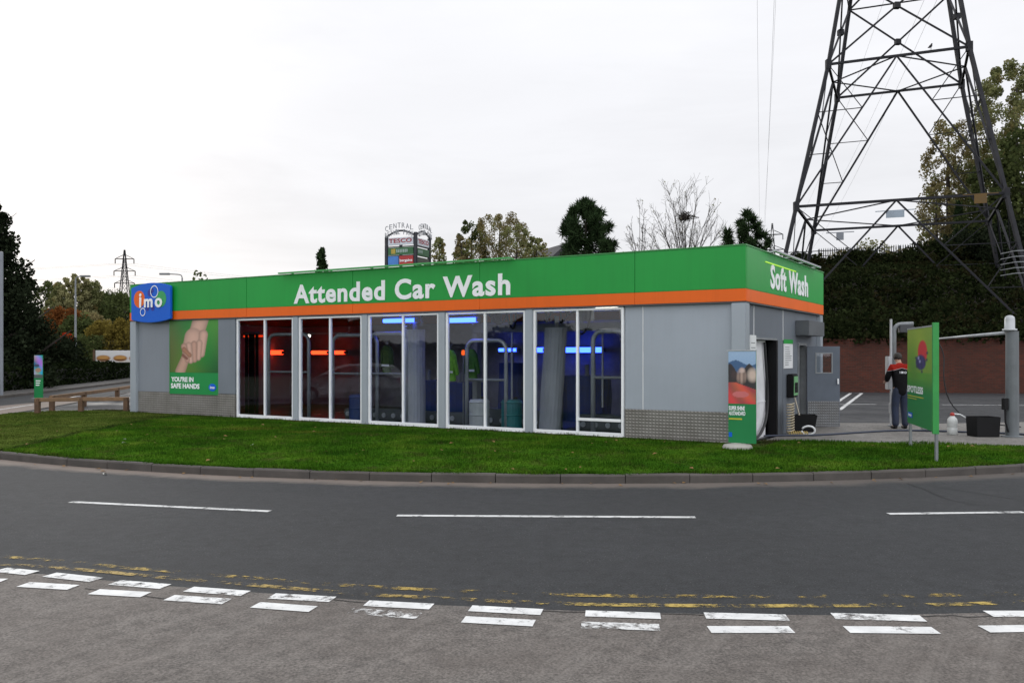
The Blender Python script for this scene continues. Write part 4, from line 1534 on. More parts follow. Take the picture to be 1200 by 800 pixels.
a = G(1152, 511, .155)
t = thing('crate', a, R(3), 'black plastic box on the concrete beside the white bottle', 'crate')
w = 29 / F * a.y
mb = MB()
open_tub(mb, w * .94, .36, w, .4, .40, .03)
mb.build('bucket', M_black, t, bevel=.01)

a = G(1116, 509, .155)
t = thing('spray_bottle', a, 0, 'white plastic spray bottle with a red pump and white lance', 'bottle')
MB().lathe([(.085, 0), (.10, .01), (.10, .13), (.09, .15), (.10, .17), (.10, .29), (.09, .33), (.05, .37), (.035, .39)], 20).build('body', pbr('translucent_white', C(.55, .57, .56), .4), t, smooth=True)
MB().lathe([(.038, .39), (.045, .40), (.045, .43), (.02, .46)], 14).build('pump', pbr('red_plastic', C(.4, .03, .02), .4), t)
MB().tube([(.03, 0, .43), (.16, 0, .42), (.36, .02, .31)], .013, 8).build('lance', M_white, t)

a = G(1088, 505, .155)
t = thing('pressure_sprayer', a, 0, 'low white bowl on the concrete behind the banner', 'bowl')
mb = MB()
mb.lathe([(.10, 0), (.15, .06), (.17, .12), (.16, .12), (.13, .06), (.09, .02)], 20)
mb.build('bowl', M_white, t, smooth=True)
t.name = 'washing_bowl'
# second bottle behind it
# spring hose hanging on the wall, and its end on the ground
b0 = bw(.03, 2.55, .0)
t = thing('coiled_hose', (b0.x, b0.y, .16), BROT + R(90), 'pale coiled spring hose against the wall beside the tub', 'hose')
pts = []
for k in range(0, 12 * 11):
    q = k / 12.0
    an = 2 * math.pi * q
    pts.append((.22 + .20 * math.cos(an), -.07 + .06 * math.sin(an), .05 + q * .055))
MB().tube(pts, .013, 6).build('coil', pbr('cream_hose', C(.42, .36, .25), .5), t, smooth=True)
a = G(922, 510, .155)
t = thing('coiled_hose', a, R(-8), 'yellow and white spring hose lying on the ground in front of the tub', 'hose')
pts = []
for k in range(0, 10 * 9):
    q = k / 10.0
    an = 2 * math.pi * q
    pts.append((.02 + q * .045, .035 * math.cos(an), .045 + .04 * math.sin(an)))
MB().tube(pts, .012, 6).build('coil', pbr('yellow_hose', C(.48, .36, .12), .5), t, smooth=True)
pts = [(.42 + .13 * math.sin(an), -.03 - .02 * math.cos(an), .11 + .09 * math.cos(an)) for an in np.linspace(-1.2, 4.6, 20)]
MB().tube(pts, .02, 8).build('pipe_end', M_white, t, smooth=True)

# long dark hose across the slab
a = [G(px, py, .155).xy for px, py in ((893, 512), (918, 511), (955, 511), (1000, 508), (1040, 505.5), (1070, 505), (1105, 506), (1140, 507.5), (1180, 508.5), (1215, 511))]
pts = [Vector((p.x, p.y, .175)) for p in smooth_line([Vector(q) for q in a], 2)]
tag(MB().tube(pts, .022, 8).build('ground_hose', pbr('blue_black_hose', C(.02, .03, .055), .45), None, smooth=True), 'long dark blue hose lying across the concrete forecourt', 'hose')
# hose hanging inside the doorway
pts = [bw(-.19, 1.9, 2.05), bw(-.19, 2.05, 1.4), bw(-.19, 2.15, .95), bw(-.18, 2.0, .5), bw(-.16, 1.5, .24), bw(-.14, 1.0, .20), bw(-.1, .8, .19)]
tag(MB().tube([Vector(p) for p in smooth_line(pts, 2)], .028, 8).build('doorway_hose', M_rubber, None, smooth=True), 'black hose hanging inside the side doorway and curling onto the floor', 'hose')


# ------------------------------------------------------------------ person
def skin(name, joints, edges, mat, parent, sub=2, root=0):
    me = bpy.data.meshes.new(name)
    names = list(joints)
    idx = {k: i for i, k in enumerate(names)}
    me.from_pydata([joints[k][0] for k in names], [(idx[a], idx[b]) for a, b in edges], [])
    o = bpy.data.objects.new(name, me)
    col.objects.link(o)
    md = o.modifiers.new('skin', 'SKIN')
    md.use_smooth_shade = True
    for i, k in enumerate(names):
        r = joints[k][1]
        sv = me.skin_vertices[0].data[i]
        sv.radius = r if hasattr(r, '__len__') else (r, r)
        sv.use_root = (i == root)
    sd = o.modifiers.new('sub', 'SUBSURF')
    sd.levels = sd.render_levels = sub
    dg = bpy.context.evaluated_depsgraph_get()
    m2 = bpy.data.meshes.new_from_object(o.evaluated_get(dg))
    bpy.data.objects.remove(o)
    m2.materials.clear()
    m2.materials.append(mat)
    m2.polygons.foreach_set('use_smooth', [True] * len(m2.polygons))
    return link(name, m2, parent)


person = thing('person', (8.68, 19.75, .155), R(4), 'person seen from behind in black jacket with red shoulders and blue jeans', 'person')
J = {'pel': ((0, 0, .93), (.125, .10)), 'spi': ((0, .0, 1.10), (.12, .09)), 'che': ((0, .02, 1.29), (.15, .10)), 'nb': ((0, .04, 1.43), .07), 'nk': ((0, .075, 1.49), .052),
     'h1': ((0, .11, 1.545), (.066, .08)), 'h2': ((0, .125, 1.61), (.072, .088)), 'h3': ((0, .11, 1.655), (.05, .06)), 'nose': ((0, .215, 1.56), .012)}
E = [('pel', 'spi'), ('spi', 'che'), ('che', 'nb'), ('nb', 'nk'), ('nk', 'h1'), ('h1', 'h2'), ('h2', 'h3'), ('h1', 'nose')]
JJ, TJ, SJ = {}, {}, {}
JE, TE = [], []
for s, nm in ((-1, 'L'), (1, 'R')):
    J.update({nm + 'hip': ((s * .09, 0, .87), .095), nm + 'kn': ((s * .105, .03, .49), .058), nm + 'an': ((s * .11, -.02, .085), .04), nm + 'to': ((s * .125, .13, .035), .033),
              nm + 'sh': ((s * .185, .03, 1.385), .058), nm + 'el': ((s * .245, .10, 1.13), .043), nm + 'wr': ((s * .15, .31, 1.06), .028), nm + 'pa': ((s * .13, .37, 1.055), (.036, .018)), nm + 'kk': ((s * .125, .405, 1.05), (.036, .015))})
    E += [('pel', nm + 'hip'), (nm + 'hip', nm + 'kn'), (nm + 'kn', nm + 'an'), (nm + 'an', nm + 'to'), ('che', nm + 'sh'), (nm + 'sh', nm + 'el'), (nm + 'el', nm + 'wr'), (nm + 'wr', nm + 'pa'), (nm + 'pa', nm + 'kk')]
    for k in range(4):
        ox = s * (.125 - .03 + .02 * k)
        ln_ = (.060, .072, .068, .052)[k]
        J[nm + 'f%da' % k] = ((ox, .43, 1.045), .0085)
        J[nm + 'f%db' % k] = ((ox, .43 + ln_ * .6, 1.025), .008)
        J[nm + 'f%dc' % k] = ((ox, .43 + ln_ * .7, .995), .0065)
        E += [(nm + 'kk', nm + 'f%da' % k), (nm + 'f%da' % k, nm + 'f%db' % k), (nm + 'f%db' % k, nm + 'f%dc' % k)]
    J[nm + 't1'] = ((s * .085, .375, 1.045), .010)
    J[nm + 't2'] = ((s * .068, .41, 1.03), .008)
    E += [(nm + 'pa', nm + 't1'), (nm + 't1', nm + 't2')]
skin('body', J, E, pbr('skin_tone', C(.42, .24, .17), .5), person, 2)
JJ = {'z': ((0, -.005, .71), (.165, .14)), 'a': ((0, -.005, .90), (.17, .14)), 'b': ((0, 0, 1.08), (.17, .135)), 'c': ((0, .015, 1.28), (.185, .135)), 'd': ((0, .035, 1.42), (.10, .09)), 'e': ((0, .055, 1.475), (.068, .066))}
JE = [('z', 'a'), ('a', 'b'), ('b', 'c'), ('c', 'd'), ('d', 'e')]
for s, nm in ((-1, 'L'), (1, 'R')):
    JJ.update({nm + 's': ((s * .185, .025, 1.375), .085), nm + 'e': ((s * .25, .095, 1.13), .068), nm + 'w': ((s * .16, .29, 1.065), .046)})
    JE += [('c', nm + 's'), (nm + 's', nm + 'e'), (nm + 'e', nm + 'w')]


def jacket_mat():
    m, t, out = nt('work_jacket')
    tc = t.nodes.new('ShaderNodeTexCoord').outputs['Object']
    sp = N(t, 'ShaderNodeSeparateXYZ')
    t.links.new(tc, sp.inputs[0])
    ax = math_n(t, 'ABSOLUTE', sp.outputs[0])
    hgt = math_n(t, 'ADD', sp.outputs[2], math_n(t, 'MULTIPLY', ax, .25))
    c = ramp(t, math_n(t, 'MULTIPLY', math_n(t, 'SUBTRACT', hgt, 1.2), 3.333), [(.0, C(.007, .007, .008)), (.50, C(.007, .007, .008)), (.501, C(.34, .34, .34)), (.53, C(.34, .34, .34)), (.531, C(.26, .014, .009)), (1, C(.28, .015, .009))])
    c.color_ramp.interpolation = 'CONSTANT'
    b = N(t, 'ShaderNodeBsdfPrincipled')
    t.links.new(c.outputs[0], b.inputs['Base Color'])
    b.inputs['Roughness'].default_value = .85
    b.inputs['Specular IOR Level'].default_value = .12
    bp = N(t, 'ShaderNodeBump')
    bp.inputs['Strength'].default_value = .8
    bp.inputs['Distance'].default_value = .03
    t.links.new(noise(t, 9, 4, .6, tc), bp.inputs['Height'])
    t.links.new(bp.outputs[0], b.inputs['Normal'])
    t.links.new(b.outputs[0], out.inputs[0])
    return m


jk = skin('jacket', JJ, JE, jacket_mat(), person, 2)
lettering('lettering', 'IMO', (-.075, .075, 1.235, 1.285), Matrix.Translation((0, -.128, 0)), M_sign, jk, bold=.02, thick=.006, spacing=1.6)
TJ = {'p': ((0, 0, 1.02), (.14, .115)), 'q': ((0, 0, .88), (.13, .10))}
TE = [('p', 'q')]
for s, nm in ((-1, 'L'), (1, 'R')):
    TJ.update({nm + 'h': ((s * .088, 0, .80), .112), nm + 'k': ((s * .105, .03, .49), .088), nm + 'c': ((s * .11, 0, .25), .08), nm + 'a': ((s * .112, -.015, .05), .078)})
    TE += [('q', nm + 'h'), (nm + 'h', nm + 'k'), (nm + 'k', nm + 'c'), (nm + 'c', nm + 'a')]
skin('jeans', TJ, TE, pbr('denim', C(.016, .024, .05), .8, 0, .35, 9, .3, 60), person, 2)
for s in (-1, 1):
    skin('shoe', {'a': ((s * .113, -.055, .045), (.046, .045)), 'b': ((s * .12, .05, .04), (.05, .038)), 'c': ((s * .128, .155, .032), (.042, .03))}, [('a', 'b'), ('b', 'c')], M_black, person, 2)
mb = MB()
bm = bmesh.new()
bmesh.ops.create_icosphere(bm, subdivisions=3, radius=1)
for v in list(bm.verts):
    if v.co.y > .45 and v.co.z < .45 or v.co.z < -.72:
        bm.verts.remove(v)
for v in bm.verts:
    q = 1 + .05 * math.sin(v.co.x * 17 + v.co.z * 13) * math.sin(v.co.y * 15)
    v.co = Vector((v.co.x * .088 * q, .112 + v.co.y * .105 * q, 1.605 + v.co.z * .098 * q))
me = bpy.data.meshes.new('hair')
bm.to_mesh(me)
bm.free()
me.materials.append(pbr('dark_hair', C(.015, .011, .008), .6, 0, .4, 40, .5, 120))
link('hair', me, person)

# ------------------------------------------------------------------ timber knee rail on the left
M_wood = pbr('weathered_timber', C(.11, .062, .034), .8, 0, .35, 6, .4, 30)
M_wood2 = pbr('timber_top', C(.19, .115, .062), .8, 0, .25, 5, .3, 30)


def knee_rail(pts, label):
    o = pts[0]
    t = thing('timber_rail', (o.x, o.y, .14), 0, label, 'fence', 'low timber rails by the lawn')
    for p in pts:
        MB().box(p.x - o.x - .065, p.x - o.x + .065, p.y - o.y - .065, p.y - o.y + .065, -.1, .44).build('post', M_wood, t, bevel=.01)
    for a, b in zip(pts, pts[1:]):
        aa, bb = a - o, b - o
        dd = (bb - aa).normalized() * .07
        mb = MB()
        mb.bar((aa.x - dd.x, aa.y - dd.y, .40), (bb.x + dd.x, bb.y + dd.y, .40 + .0), .11, .11)
        mb.build('rail', [M_wood2], t, bevel=.012)


knee_rail([Vector(G(px, py, .14).xy) for px, py in ((44, 485), (95, 484), (148, 483.5))], 'low timber knee rail along the top of the lawn, nearer of two')
knee_rail([Vector(p) for p in ((-13.75, 26.4), (-14.15, 29.2), (-14.75, 33.0), (-15.9, 38.5))], 'low timber knee rail running back beside the left road')

# ------------------------------------------------------------------ left: small totem banner, billboard, lamp columns
def totem_pic(u, v):
    c = np.stack([.20 + .2 * np.sin(8 * v + 3 * u), .28 + .12 * np.sin(7 * v), .5 + .2 * np.cos(5 * u + 4 * v)], 1)
    k = (np.hypot((u - .5) / .35, (v - .35) / .1) < 1)
    c[k] = (.35, .22, .15)
    k = (np.hypot((u - .3) / .3, (v - .55) / .07) < 1)
    c[k] = (.05, .06, .12)
    c[v < .15] = (.08, .10, .10)
    return c


a = Vector((-18.45, 34.3, 0))
a = G(45, 467, .1)
t = thing('banner_stand', a, R(-8), 'small upright banner with blue top and green base beyond the timber rails', 'banner')
wt = 11 / F * a.y
ht = 51 / F * a.y
MB().box(-wt / 2, wt / 2, 0, .03, .03, ht).build('panel', pbr('banner_green', C(.006, .20, .055), .45), t)
picture('picture', wt - .01, ht * .52, totem_pic, M_pic, t, Matrix.Translation((-wt / 2 + .005, -.004, ht * .475)), 24, 50)
lettering('lettering', 'AA', (-wt * .3, wt * .3, ht * .32, ht * .42), Matrix.Translation((0, -.004, 0)), M_sign, t, bold=.04, thick=.002) if False else None
mb = MB()
for k, z in enumerate((.41, .36, .31)):
    mb.box(-wt * .3, wt * (.25 - .06 * k), -.007, -.004, ht * z - .015, ht * z + .02)
mb.build('print', M_sign, t)
mb = MB()
mb.box(-wt / 2 - .02, wt / 2 + .02, -.12, .12, 0, .03)
mb.box(-.02, .02, .035, .06, .03, ht)
mb.build('support', M_steel, t)


def bread(u, v):
    c = np.stack([.55 + .1 * v, .55 + .1 * v, .55 + .1 * v], 1)
    for x in (.14, .46, .76, 1.05):
        for (rx, ry, yy, cc) in ((.15, .30, .34, (.30, .13, .03)), (.12, .17, .42, (.48, .25, .07)), (.13, .05, .20, (.10, .04, .015))):
            d = np.hypot((u - x) / rx, (v - yy) / ry)
            k = np.clip((1 - d) * 4, 0, 1)[:, None]
            c = c * (1 - k) + k * np.array(cc)
    c[v < .1] = (.5, .47, .42)
    return c


bb = P(112, 424.5, 62)
t = thing('billboard', (bb.x, bb.y, .0), R(6), 'long low white billboard showing golden loaves, beyond the hedge', 'billboard')
wbb, hbb = 3.6, .84
MB().box(0, wbb, .01, .06, bb.z, bb.z + hbb).build('panel', M_white, t)
picture('picture', wbb - .02, hbb - .02, bread, M_pic, t, Matrix.Translation((.01, .004, bb.z + .01)), 120, 30)
for x in (-.12, wbb + .05):
    MB().box(x - .06, x + .06, -.02, .1, 0, bb.z + hbb + .05).build('post', M_wood, t)


def lamp_column(px, py_top, d, side, label, h_arm=1.0):
    p = P(px, py_top, d)
    t = thing('lamp_column', (p.x, p.y, 0), 0, label, 'street lamp', 'lamp columns beyond the hedge')
    MB().tube([(0, 0, 0), (0, 0, 1.2), (0, 0, p.z - .25)], [.11, .10, .055], 10).build('column', M_steel, t)
    pts = [(0, 0, p.z - .25), (side * .05, 0, p.z - .06), (side * .25, 0, p.z), (side * h_arm, 0, p.z + .03)]
    MB().tube([Vector(q) for q in smooth_line([Vector(q) for q in pts], 2)], .04, 8).build('arm', M_steel, t)
    mb = MB()
    a, b = side * h_arm, side * (h_arm + .75)
    lo, hi = min(a, b), max(a, b)
    mb.prism([(lo, .1), (lo, -.1), (hi, -.13), (hi, .13)], p.z - .04, p.z + .10)
    mb.build('lantern', M_steel, t, bevel=.03)


lamp_column(88.5, 324, 66, 1, 'grey lamp column with its arm to the right, in front of the yellowing wood', .35)
lamp_column(213.5, 321.5, 64, -1, 'lamp column behind the left end of the building with its arm to the left', .9)
p = P(1.5, 296, 37.2)
t = thing('grey_post', (p.x, p.y, 0), 0, 'plain grey post at the far left edge before the dark tree', 'post')
MB().tube([(0, 0, 0), (0, 0, p.z)], .075, 12).build('shaft', pbr('pale_grey_post', C(.20, .22, .25), .6), t)
MB().lathe([(.075, p.z), (.06, p.z + .03), (.02, p.z + .05)], 12).build('cap', M_steel, t)

# ------------------------------------------------------------------ brick wall and bank on the right
def brick_mat():
    m, t, out = nt('red_brick')
    tc = t.nodes.new('ShaderNodeTexCoord').outputs['Object']
    mp = N(t, 'ShaderNodeMapping')
    mp.inputs['Rotation'].default_value = (R(90), 0, 0)
    sp = N(t, 'ShaderNodeSeparateXYZ')
    t.links.new(tc, sp.inputs[0])
    cb = N(t, 'ShaderNodeCombineXYZ')
    t.links.new(sp.outputs[0], cb.inputs[0])
    t.links.new(sp.outputs[2], cb.inputs[1])
    br = N(t, 'ShaderNodeTexBrick')
    br.inputs['Scale'].default_value = 1.0
    br.inputs['Brick Width'].default_value = .225
    br.inputs['Row Height'].default_value = .075
    br.inputs['Mortar Size'].default_value = .008
    br.inputs['Color1'].default_value = C(.115, .023, .010)
    br.inputs['Color2'].default_value = C(.062, .015, .008)
    br.inputs['Mortar'].default_value = C(.06, .045, .036)
    t.links.new(cb.outputs[0], br.inputs['Vector'])
    c = mix(t, ramp(t, noise(t, .5, 6, .7, tc), [(.35, (0, 0, 0, 1)), (.75, (.75, .75, .75, 1))]).outputs[0], br.outputs['Color'], C(.034, .014, .009))
    b = N(t, 'ShaderNodeBsdfPrincipled')
    t.links.new(c, b.inputs['Base Color'])
    b.inputs['Roughness'].default_value = .9
    t.links.new(b.outputs[0], out.inputs[0])
    return m


W0, W1 = Vector((4, 43.3)), Vector((46, 34.1))
wd = (W1 - W0).normalized()
wn = Vector((-wd.y, wd.x))
t = thing('brick_wall', (W0.x, W0.y, .09), math.atan2(wd.y, wd.x), 'long red brick retaining wall at the back of the car park', 'wall')
MB().box(0, (W1 - W0).length, 0, .33, 0, 2.40).build('brickwork', brick_mat(), t)
MB().box(-.02, (W1 - W0).length, -.03, .36, 2.402, 2.48).build('coping', pbr('brick_coping', C(.09, .035, .022), .9, 0, .3, 4), t)


def bank_z(x, y):
    dd = (x - W0.x) * wn.x + (y - W0.y) * wn.y
    s = np.clip((dd - .2) / 18.0, 0, 1)
    s = s * s * (3 - 2 * s)
    e = np.clip((x - 6) / 8, 0, 1)
    return np.where(dd < .15, 0.0, (2.2 + 5.3 * s) * (.25 + .75 * e * e * (3 - 2 * e)))


us = np.linspace(0, 80, 90)
ds = np.concatenate([np.linspace(.36, 22, 36), np.array([30, 45, 70])])
uu, dd = np.meshgrid(us, ds)
bxx = W0.x + wd.x * uu.ravel() + wn.x * dd.ravel()
byy = W0.y + wd.y * uu.ravel() + wn.y * dd.ravel()
bzz = bank_z(bxx, byy) + .15 * hnoise(bxx * .7, byy * .7)
nx = len(us)
i = (np.arange(len(ds) - 1)[:, None] * nx + np.arange(nx - 1)[None, :]).ravel()
arrmesh('embankment', np.stack([bxx, byy, bzz], 1), np.stack([i, i + 1, i + nx + 1, i + nx], 1), pbr('bank_soil', C(.022, .02, .012), .95, 0, .4, 1.5), None, True, kind='structure')


# ------------------------------------------------------------------ vegetation helpers
def leaf_cards(P_, size, elong=1.0, out_dir=None, droop=0.0):
    """P_ (n,3) leaf positions -> quads; out_dir (n,3) makes long needles point outwards"""
    n = len(P_)
    s = size * rng.uniform(.6, 1.35, n)
    if out_dir is None:
        a = rng.normal(size=(n, 3))
        a[:, 2] -= droop
    else:
        a = out_dir + rng.normal(scale=.45, size=(n, 3))
    a /= np.linalg.norm(a, axis=1, keepdims=True) + 1e-9
    b = rng.normal(size=(n, 3))
    b -= a * (a * b).sum(1, keepdims=True)
    b /= np.linalg.norm(b, axis=1, keepdims=True) + 1e-9
    L = (a * s[:, None] * elong) * .5
    Wd = (b * s[:, None]) * .5 * (.75 if elong > 1 else 1)
    if elong > 2:
        Wd *= .4
    V = np.stack([P_ - L, P_ + Wd * .9, P_ + L, P_ - Wd * .9], 1)
    return V.reshape(-1, 3), np.arange(n * 4).reshape(-1, 4)


def blob_points(n, clumps, spread):
    """leaves gaussian around clump centres (list of (x,y,z,r))"""
    cl = np.array(clumps)
    k = rng.integers(0, len(cl), n)
    g = rng.normal(size=(n, 3))
    g /= np.linalg.norm(g, axis=1, keepdims=True)
    rad = rng.random(n) ** .45
    return cl[k, :3] + g * (rad * cl[k, 3] * spread)[:, None], cl[k, :3]


def limbs(mb, h, r, n, spread, z0=.25, lift=.6):
    ends = []
    for k in range(n):
        z = h * (z0 + (1 - z0) * .85 * (k + .5) / n)
        a = k * 2.4 + random.uniform(-.4, .4)
        L = spread * (1 - .6 * (z / h)) * random.uniform(.7, 1.1)
        p0 = Vector((0, 0, z))
        p1 = p0 + Vector((math.cos(a) * L * .5, math.sin(a) * L * .5, L * lift * .35))
        p2 = p0 + Vector((math.cos(a) * L, math.sin(a) * L, L * lift))
        rr = r * (1 - z / h) * .55 + .02
        mb.tube([p0, p1, p2], [rr, rr * .7, rr * .25], 6, 0, False)
        ends.append(p2)
    return ends


M_bark = pbr('bark', C(.035, .028, .022), .9, 0, .4, 5)
M_bark_pale = pbr('pale_bark', C(.055, .048, .040), .9, 0, .4, 5)


def make_tree(name, loc, h, r, label, leaf, nleaf=6000, size=.3, shape='round', z0=.2, group=None, seed=0, nclump=40, bark=None, elong=1.0, sparse=.32, cat='tree', droop=0.0):
    global rng
    rng = np.random.default_rng(seed + 100)
    random.seed(seed + 5)
    t = thing(name, loc, 0, label, cat, group)
    mb = MB()
    tr = max(.06, h * .018)
    mb.tube([(0, 0, -.3), (.05 * r * .2, 0, h * .3), (-.03 * r, .02, h * .65), (0, 0, h * .95)], [tr * 1.25, tr, tr * .6, tr * .15], 8)
    limbs(mb, h * .92, tr, 14, r * .95, z0)
    mb.build('trunk', bark or M_bark, t, smooth=True)
    cl = []
    for k in range(nclump):
        q = (k + .5) / nclump
        if shape == 'round':
            zz = z0 + (1 - z0) * q
            prof = math.sqrt(max(0, 1 - ((zz - (z0 + 1) / 2) / ((1 - z0) / 2 * 1.02)) ** 2)) ** .75
        elif shape == 'cone':
            zz = z0 + (1 - z0) * q
            prof = (1 - q) ** .8 * .95 + .04
        elif shape == 'column':
            zz = z0 + (1 - z0) * q
            prof = (math.sin(math.pi * min(1, q * .9 + .08)) ** .5)
        elif shape == 'pine':
            zz = z0 + (1 - z0) * q
            prof = (max(0, 1 - q ** 2.4) ** .55) * random.uniform(.75, 1.1)
        elif shape == 'vase':
            zz = z0 + (1 - z0) * q
            prof = .35 + .65 * math.sin(math.pi * min(1, q * .85 + .1))
        a = k * 2.39996 + random.uniform(-.3, .3)
        rr = r * prof * (random.uniform(.15, 1.0) ** .6 if shape == 'pine' else random.uniform(.25, .95) ** .6)
        cr = r * sparse * random.uniform(.65, 1.2) * (.45 + .55 * prof)
        cl.append((math.cos(a) * rr * .92, math.sin(a) * rr * .92, zz * h - cr * .15, cr))
    pts, cc = blob_points(nleaf, cl, 1.0)
    od = None
    if elong > 2:
        od = pts - cc
        od[:, 2] += .25 * r * sparse
        od /= np.linalg.norm(od, axis=1, keepdims=True) + 1e-9
    V, Fq = leaf_cards(pts, size, elong, od, droop)
    arrmesh('crown', V, Fq, leaf, t)
    return t


L_dark = leafmat('dark_leaves', C(.006, .009, .005), C(.030, .040, .022), .5, .2)
L_pine = leafmat('pine_needles', C(.010, .020, .009), C(.055, .092, .038), .8, .25)
L_olive = leafmat('olive_leaves', C(.09, .105, .04), C(.32, .33, .15), .5, .5, C(.28, .22, .09))
L_yel = leafmat('yellowing_leaves', C(.13, .125, .06), C(.42, .40, .20), .6, .45)
L_mid = leafmat('mid_green_leaves', C(.028, .040, .015), C(.115, .14, .05), .5, .45)
L_rust = leafmat('rust_leaves', C(.08, .03, .012), C(.26, .10, .03), .7, .4)
L_red = leafmat('red_leaves', C(.18, .02, .01), C(.5, .06, .02), .8, .4)
L_gold = leafmat('golden_leaves', C(.09, .07, .016), C(.24, .19, .045), .7, .4)
L_brown = leafmat('brown_leaves', C(.10, .085, .04), C(.32, .27, .13), .5, .5, C(.20, .23, .08))
L_bank = leafmat('undergrowth_leaves', C(.004, .007, .003), C(.030, .040, .015), .35, .25, C(.028, .023, .011))
L_hedge = leafmat('hedge_leaves', C(.004, .007, .003), C(.018, .026, .010), .8, .15)

# big dark tree at the left edge
make_tree('conifer_tree', (-27.2, 45, 0), 10.4, 4.6, 'tall dark dense tree at the left edge of the picture', L_dark, 48000, .17, 'cone', .02, None, 1, 150, sparse=.2)
make_tree('conifer_tree', (-33, 41, 0), 9.5, 4.6, 'dark dense tree just beyond the left edge', L_dark, 9000, .34, 'cone', .02, None, 2, 70, sparse=.26)
make_tree('broadleaf_tree', (-30.2, 52, 0), 5.6, 2.6, 'dark rounded tree behind the tall dark tree at the left', L_dark, 14000, .18, 'round', .02, None, 3, 60)


def bg(px, y_top, d, r, label, leaf, shape, name='broadleaf_tree', n=11000, size=.2, z0=.08, seed=0, nclump=60, group=None, base=0.0, **kw):
    p = P(px, y_top, d)
    return make_tree(name, (p.x, p.y, base), p.z - base, r, label, leaf, n, size, shape, z0, group, seed, nclump, **kw)


GW = 'autumn trees beyond the left road'
bg(60, 331, 98, 2.6, 'olive tree directly right of the tall dark tree at the left', L_mid, 'column', seed=11, group=GW)
bg(70, 334, 95, 1.7, 'pale olive tree, second right of the tall dark tree', L_olive, 'column', seed=12, group=GW)
bg(81, 327, 94, 1.7, 'pale yellow slender tree just left of the lamp column', L_yel, 'column', seed=13, group=GW, sparse=.26)
bg(93, 323, 93, 1.9, 'tallest pale yellow tree, behind the lamp column arm', L_yel, 'column', seed=14, group=GW, sparse=.26)
bg(107, 329, 94, 1.9, 'yellow-green tree right of the lamp column', L_olive, 'column', seed=15, group=GW)
bg(118, 342, 100, 3.0, 'green tree left of the small pylon', L_mid, 'round', seed=16, group=GW)
bg(131, 346, 96, 3.2, 'rounded green tree below the small pylon', L_mid, 'round', seed=17, group=GW)
bg(146, 345, 92, 3.0, 'dark green tree against the left end of the building', L_mid, 'round', seed=18, group=GW)
bg(160, 350, 96, 3.6, 'green tree hidden behind the left end of the building', L_mid, 'round', seed=19, group=GW, n=3000)
bg(76, 362, 80, 2.2, 'rust coloured small tree beside the tall dark tree', L_rust, 'round', n=9000, size=.19, seed=21)
bg(104, 368, 82, 2.4, 'brown autumn tree right of the lamp column foot', L_brown, 'round', n=9000, size=.19, seed=22)
bg(90, 372, 78, 1.9, 'low green bush tree behind the lamp column', L_mid, 'round', n=9000, size=.19, seed=23)
bg(126, 378, 76, 2.3, 'golden brown bush above the billboard', L_gold, 'round', 'bush', n=9000, size=.18, seed=24, cat='bush')
bg(146, 376, 74, 2.0, 'golden bush beside the building end above the billboard', L_gold, 'round', 'bush', n=9000, size=.18, seed=25, cat='bush')
bg(78, 391, 70, .75, 'small bright red leaved bush right of the dark tree', L_red, 'round', 'bush', n=2500, size=.15, seed=26, cat='bush')
bg(69, 400, 66, .55, 'smaller orange red bush at the foot of the dark tree', L_red, 'round', 'bush', n=1000, size=.2, seed=27, cat='bush')
bg(96, 396, 72, 2.6, 'dark low shrub below the lamp column', L_mid, 'round', 'bush', n=10000, size=.18, seed=28, cat='bush')
bg(60, 398, 62, 2.6, 'dark low shrub beneath the tall dark tree', L_dark, 'round', 'bush', n=10000, size=.18, seed=29, cat='bush')
bg(132, 400, 74, 2.6, 'brown-green shrub directly behind the billboard', L_brown, 'round', 'bush', n=10000, size=.18, seed=30, cat='bush')

# hedge beyond the left road
rng = np.random.default_rng(55)
hl = [Vector(p) for p in ((-19.6, 26), (-23.0, 37), (-26.4, 56), (-31, 78))]
hp = []
for a, b in zip(hl, hl[1:]):
    k = int((b - a).length * 420)
    u = rng.random(k)
    q = np.stack([a.x + (b.x - a.x) * u, a.y + (b.y - a.y) * u], 1)
    hp.append(q)
hp = np.concatenate(hp)
n = len(hp)
th = rng.uniform(0, 2 * np.pi, n)
rd = rng.random(n) ** .3
zz = rng.uniform(.0, 1.28, n) * (1 + .1 * np.sin(hp[:, 1] * 1.7))
PH = np.stack([hp[:, 0] - .6 + .75 * rd * np.cos(th), hp[:, 1] + .75 * rd * np.sin(th), zz], 1)
ht_ = thing('hedge', (-23, 37, 0), 0, 'long dark clipped hedge beyond the left road', 'hedge')
V, Fq = leaf_cards(PH - np.array([-23, 37, 0]), .17)
arrmesh('foliage', V, Fq, L_hedge, ht_)
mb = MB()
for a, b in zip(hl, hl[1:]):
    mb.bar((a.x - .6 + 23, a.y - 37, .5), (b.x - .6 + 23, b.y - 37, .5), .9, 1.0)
mb.build('inner_growth', pbr('hedge_core', C(.006, .008, .004), .95), ht_)

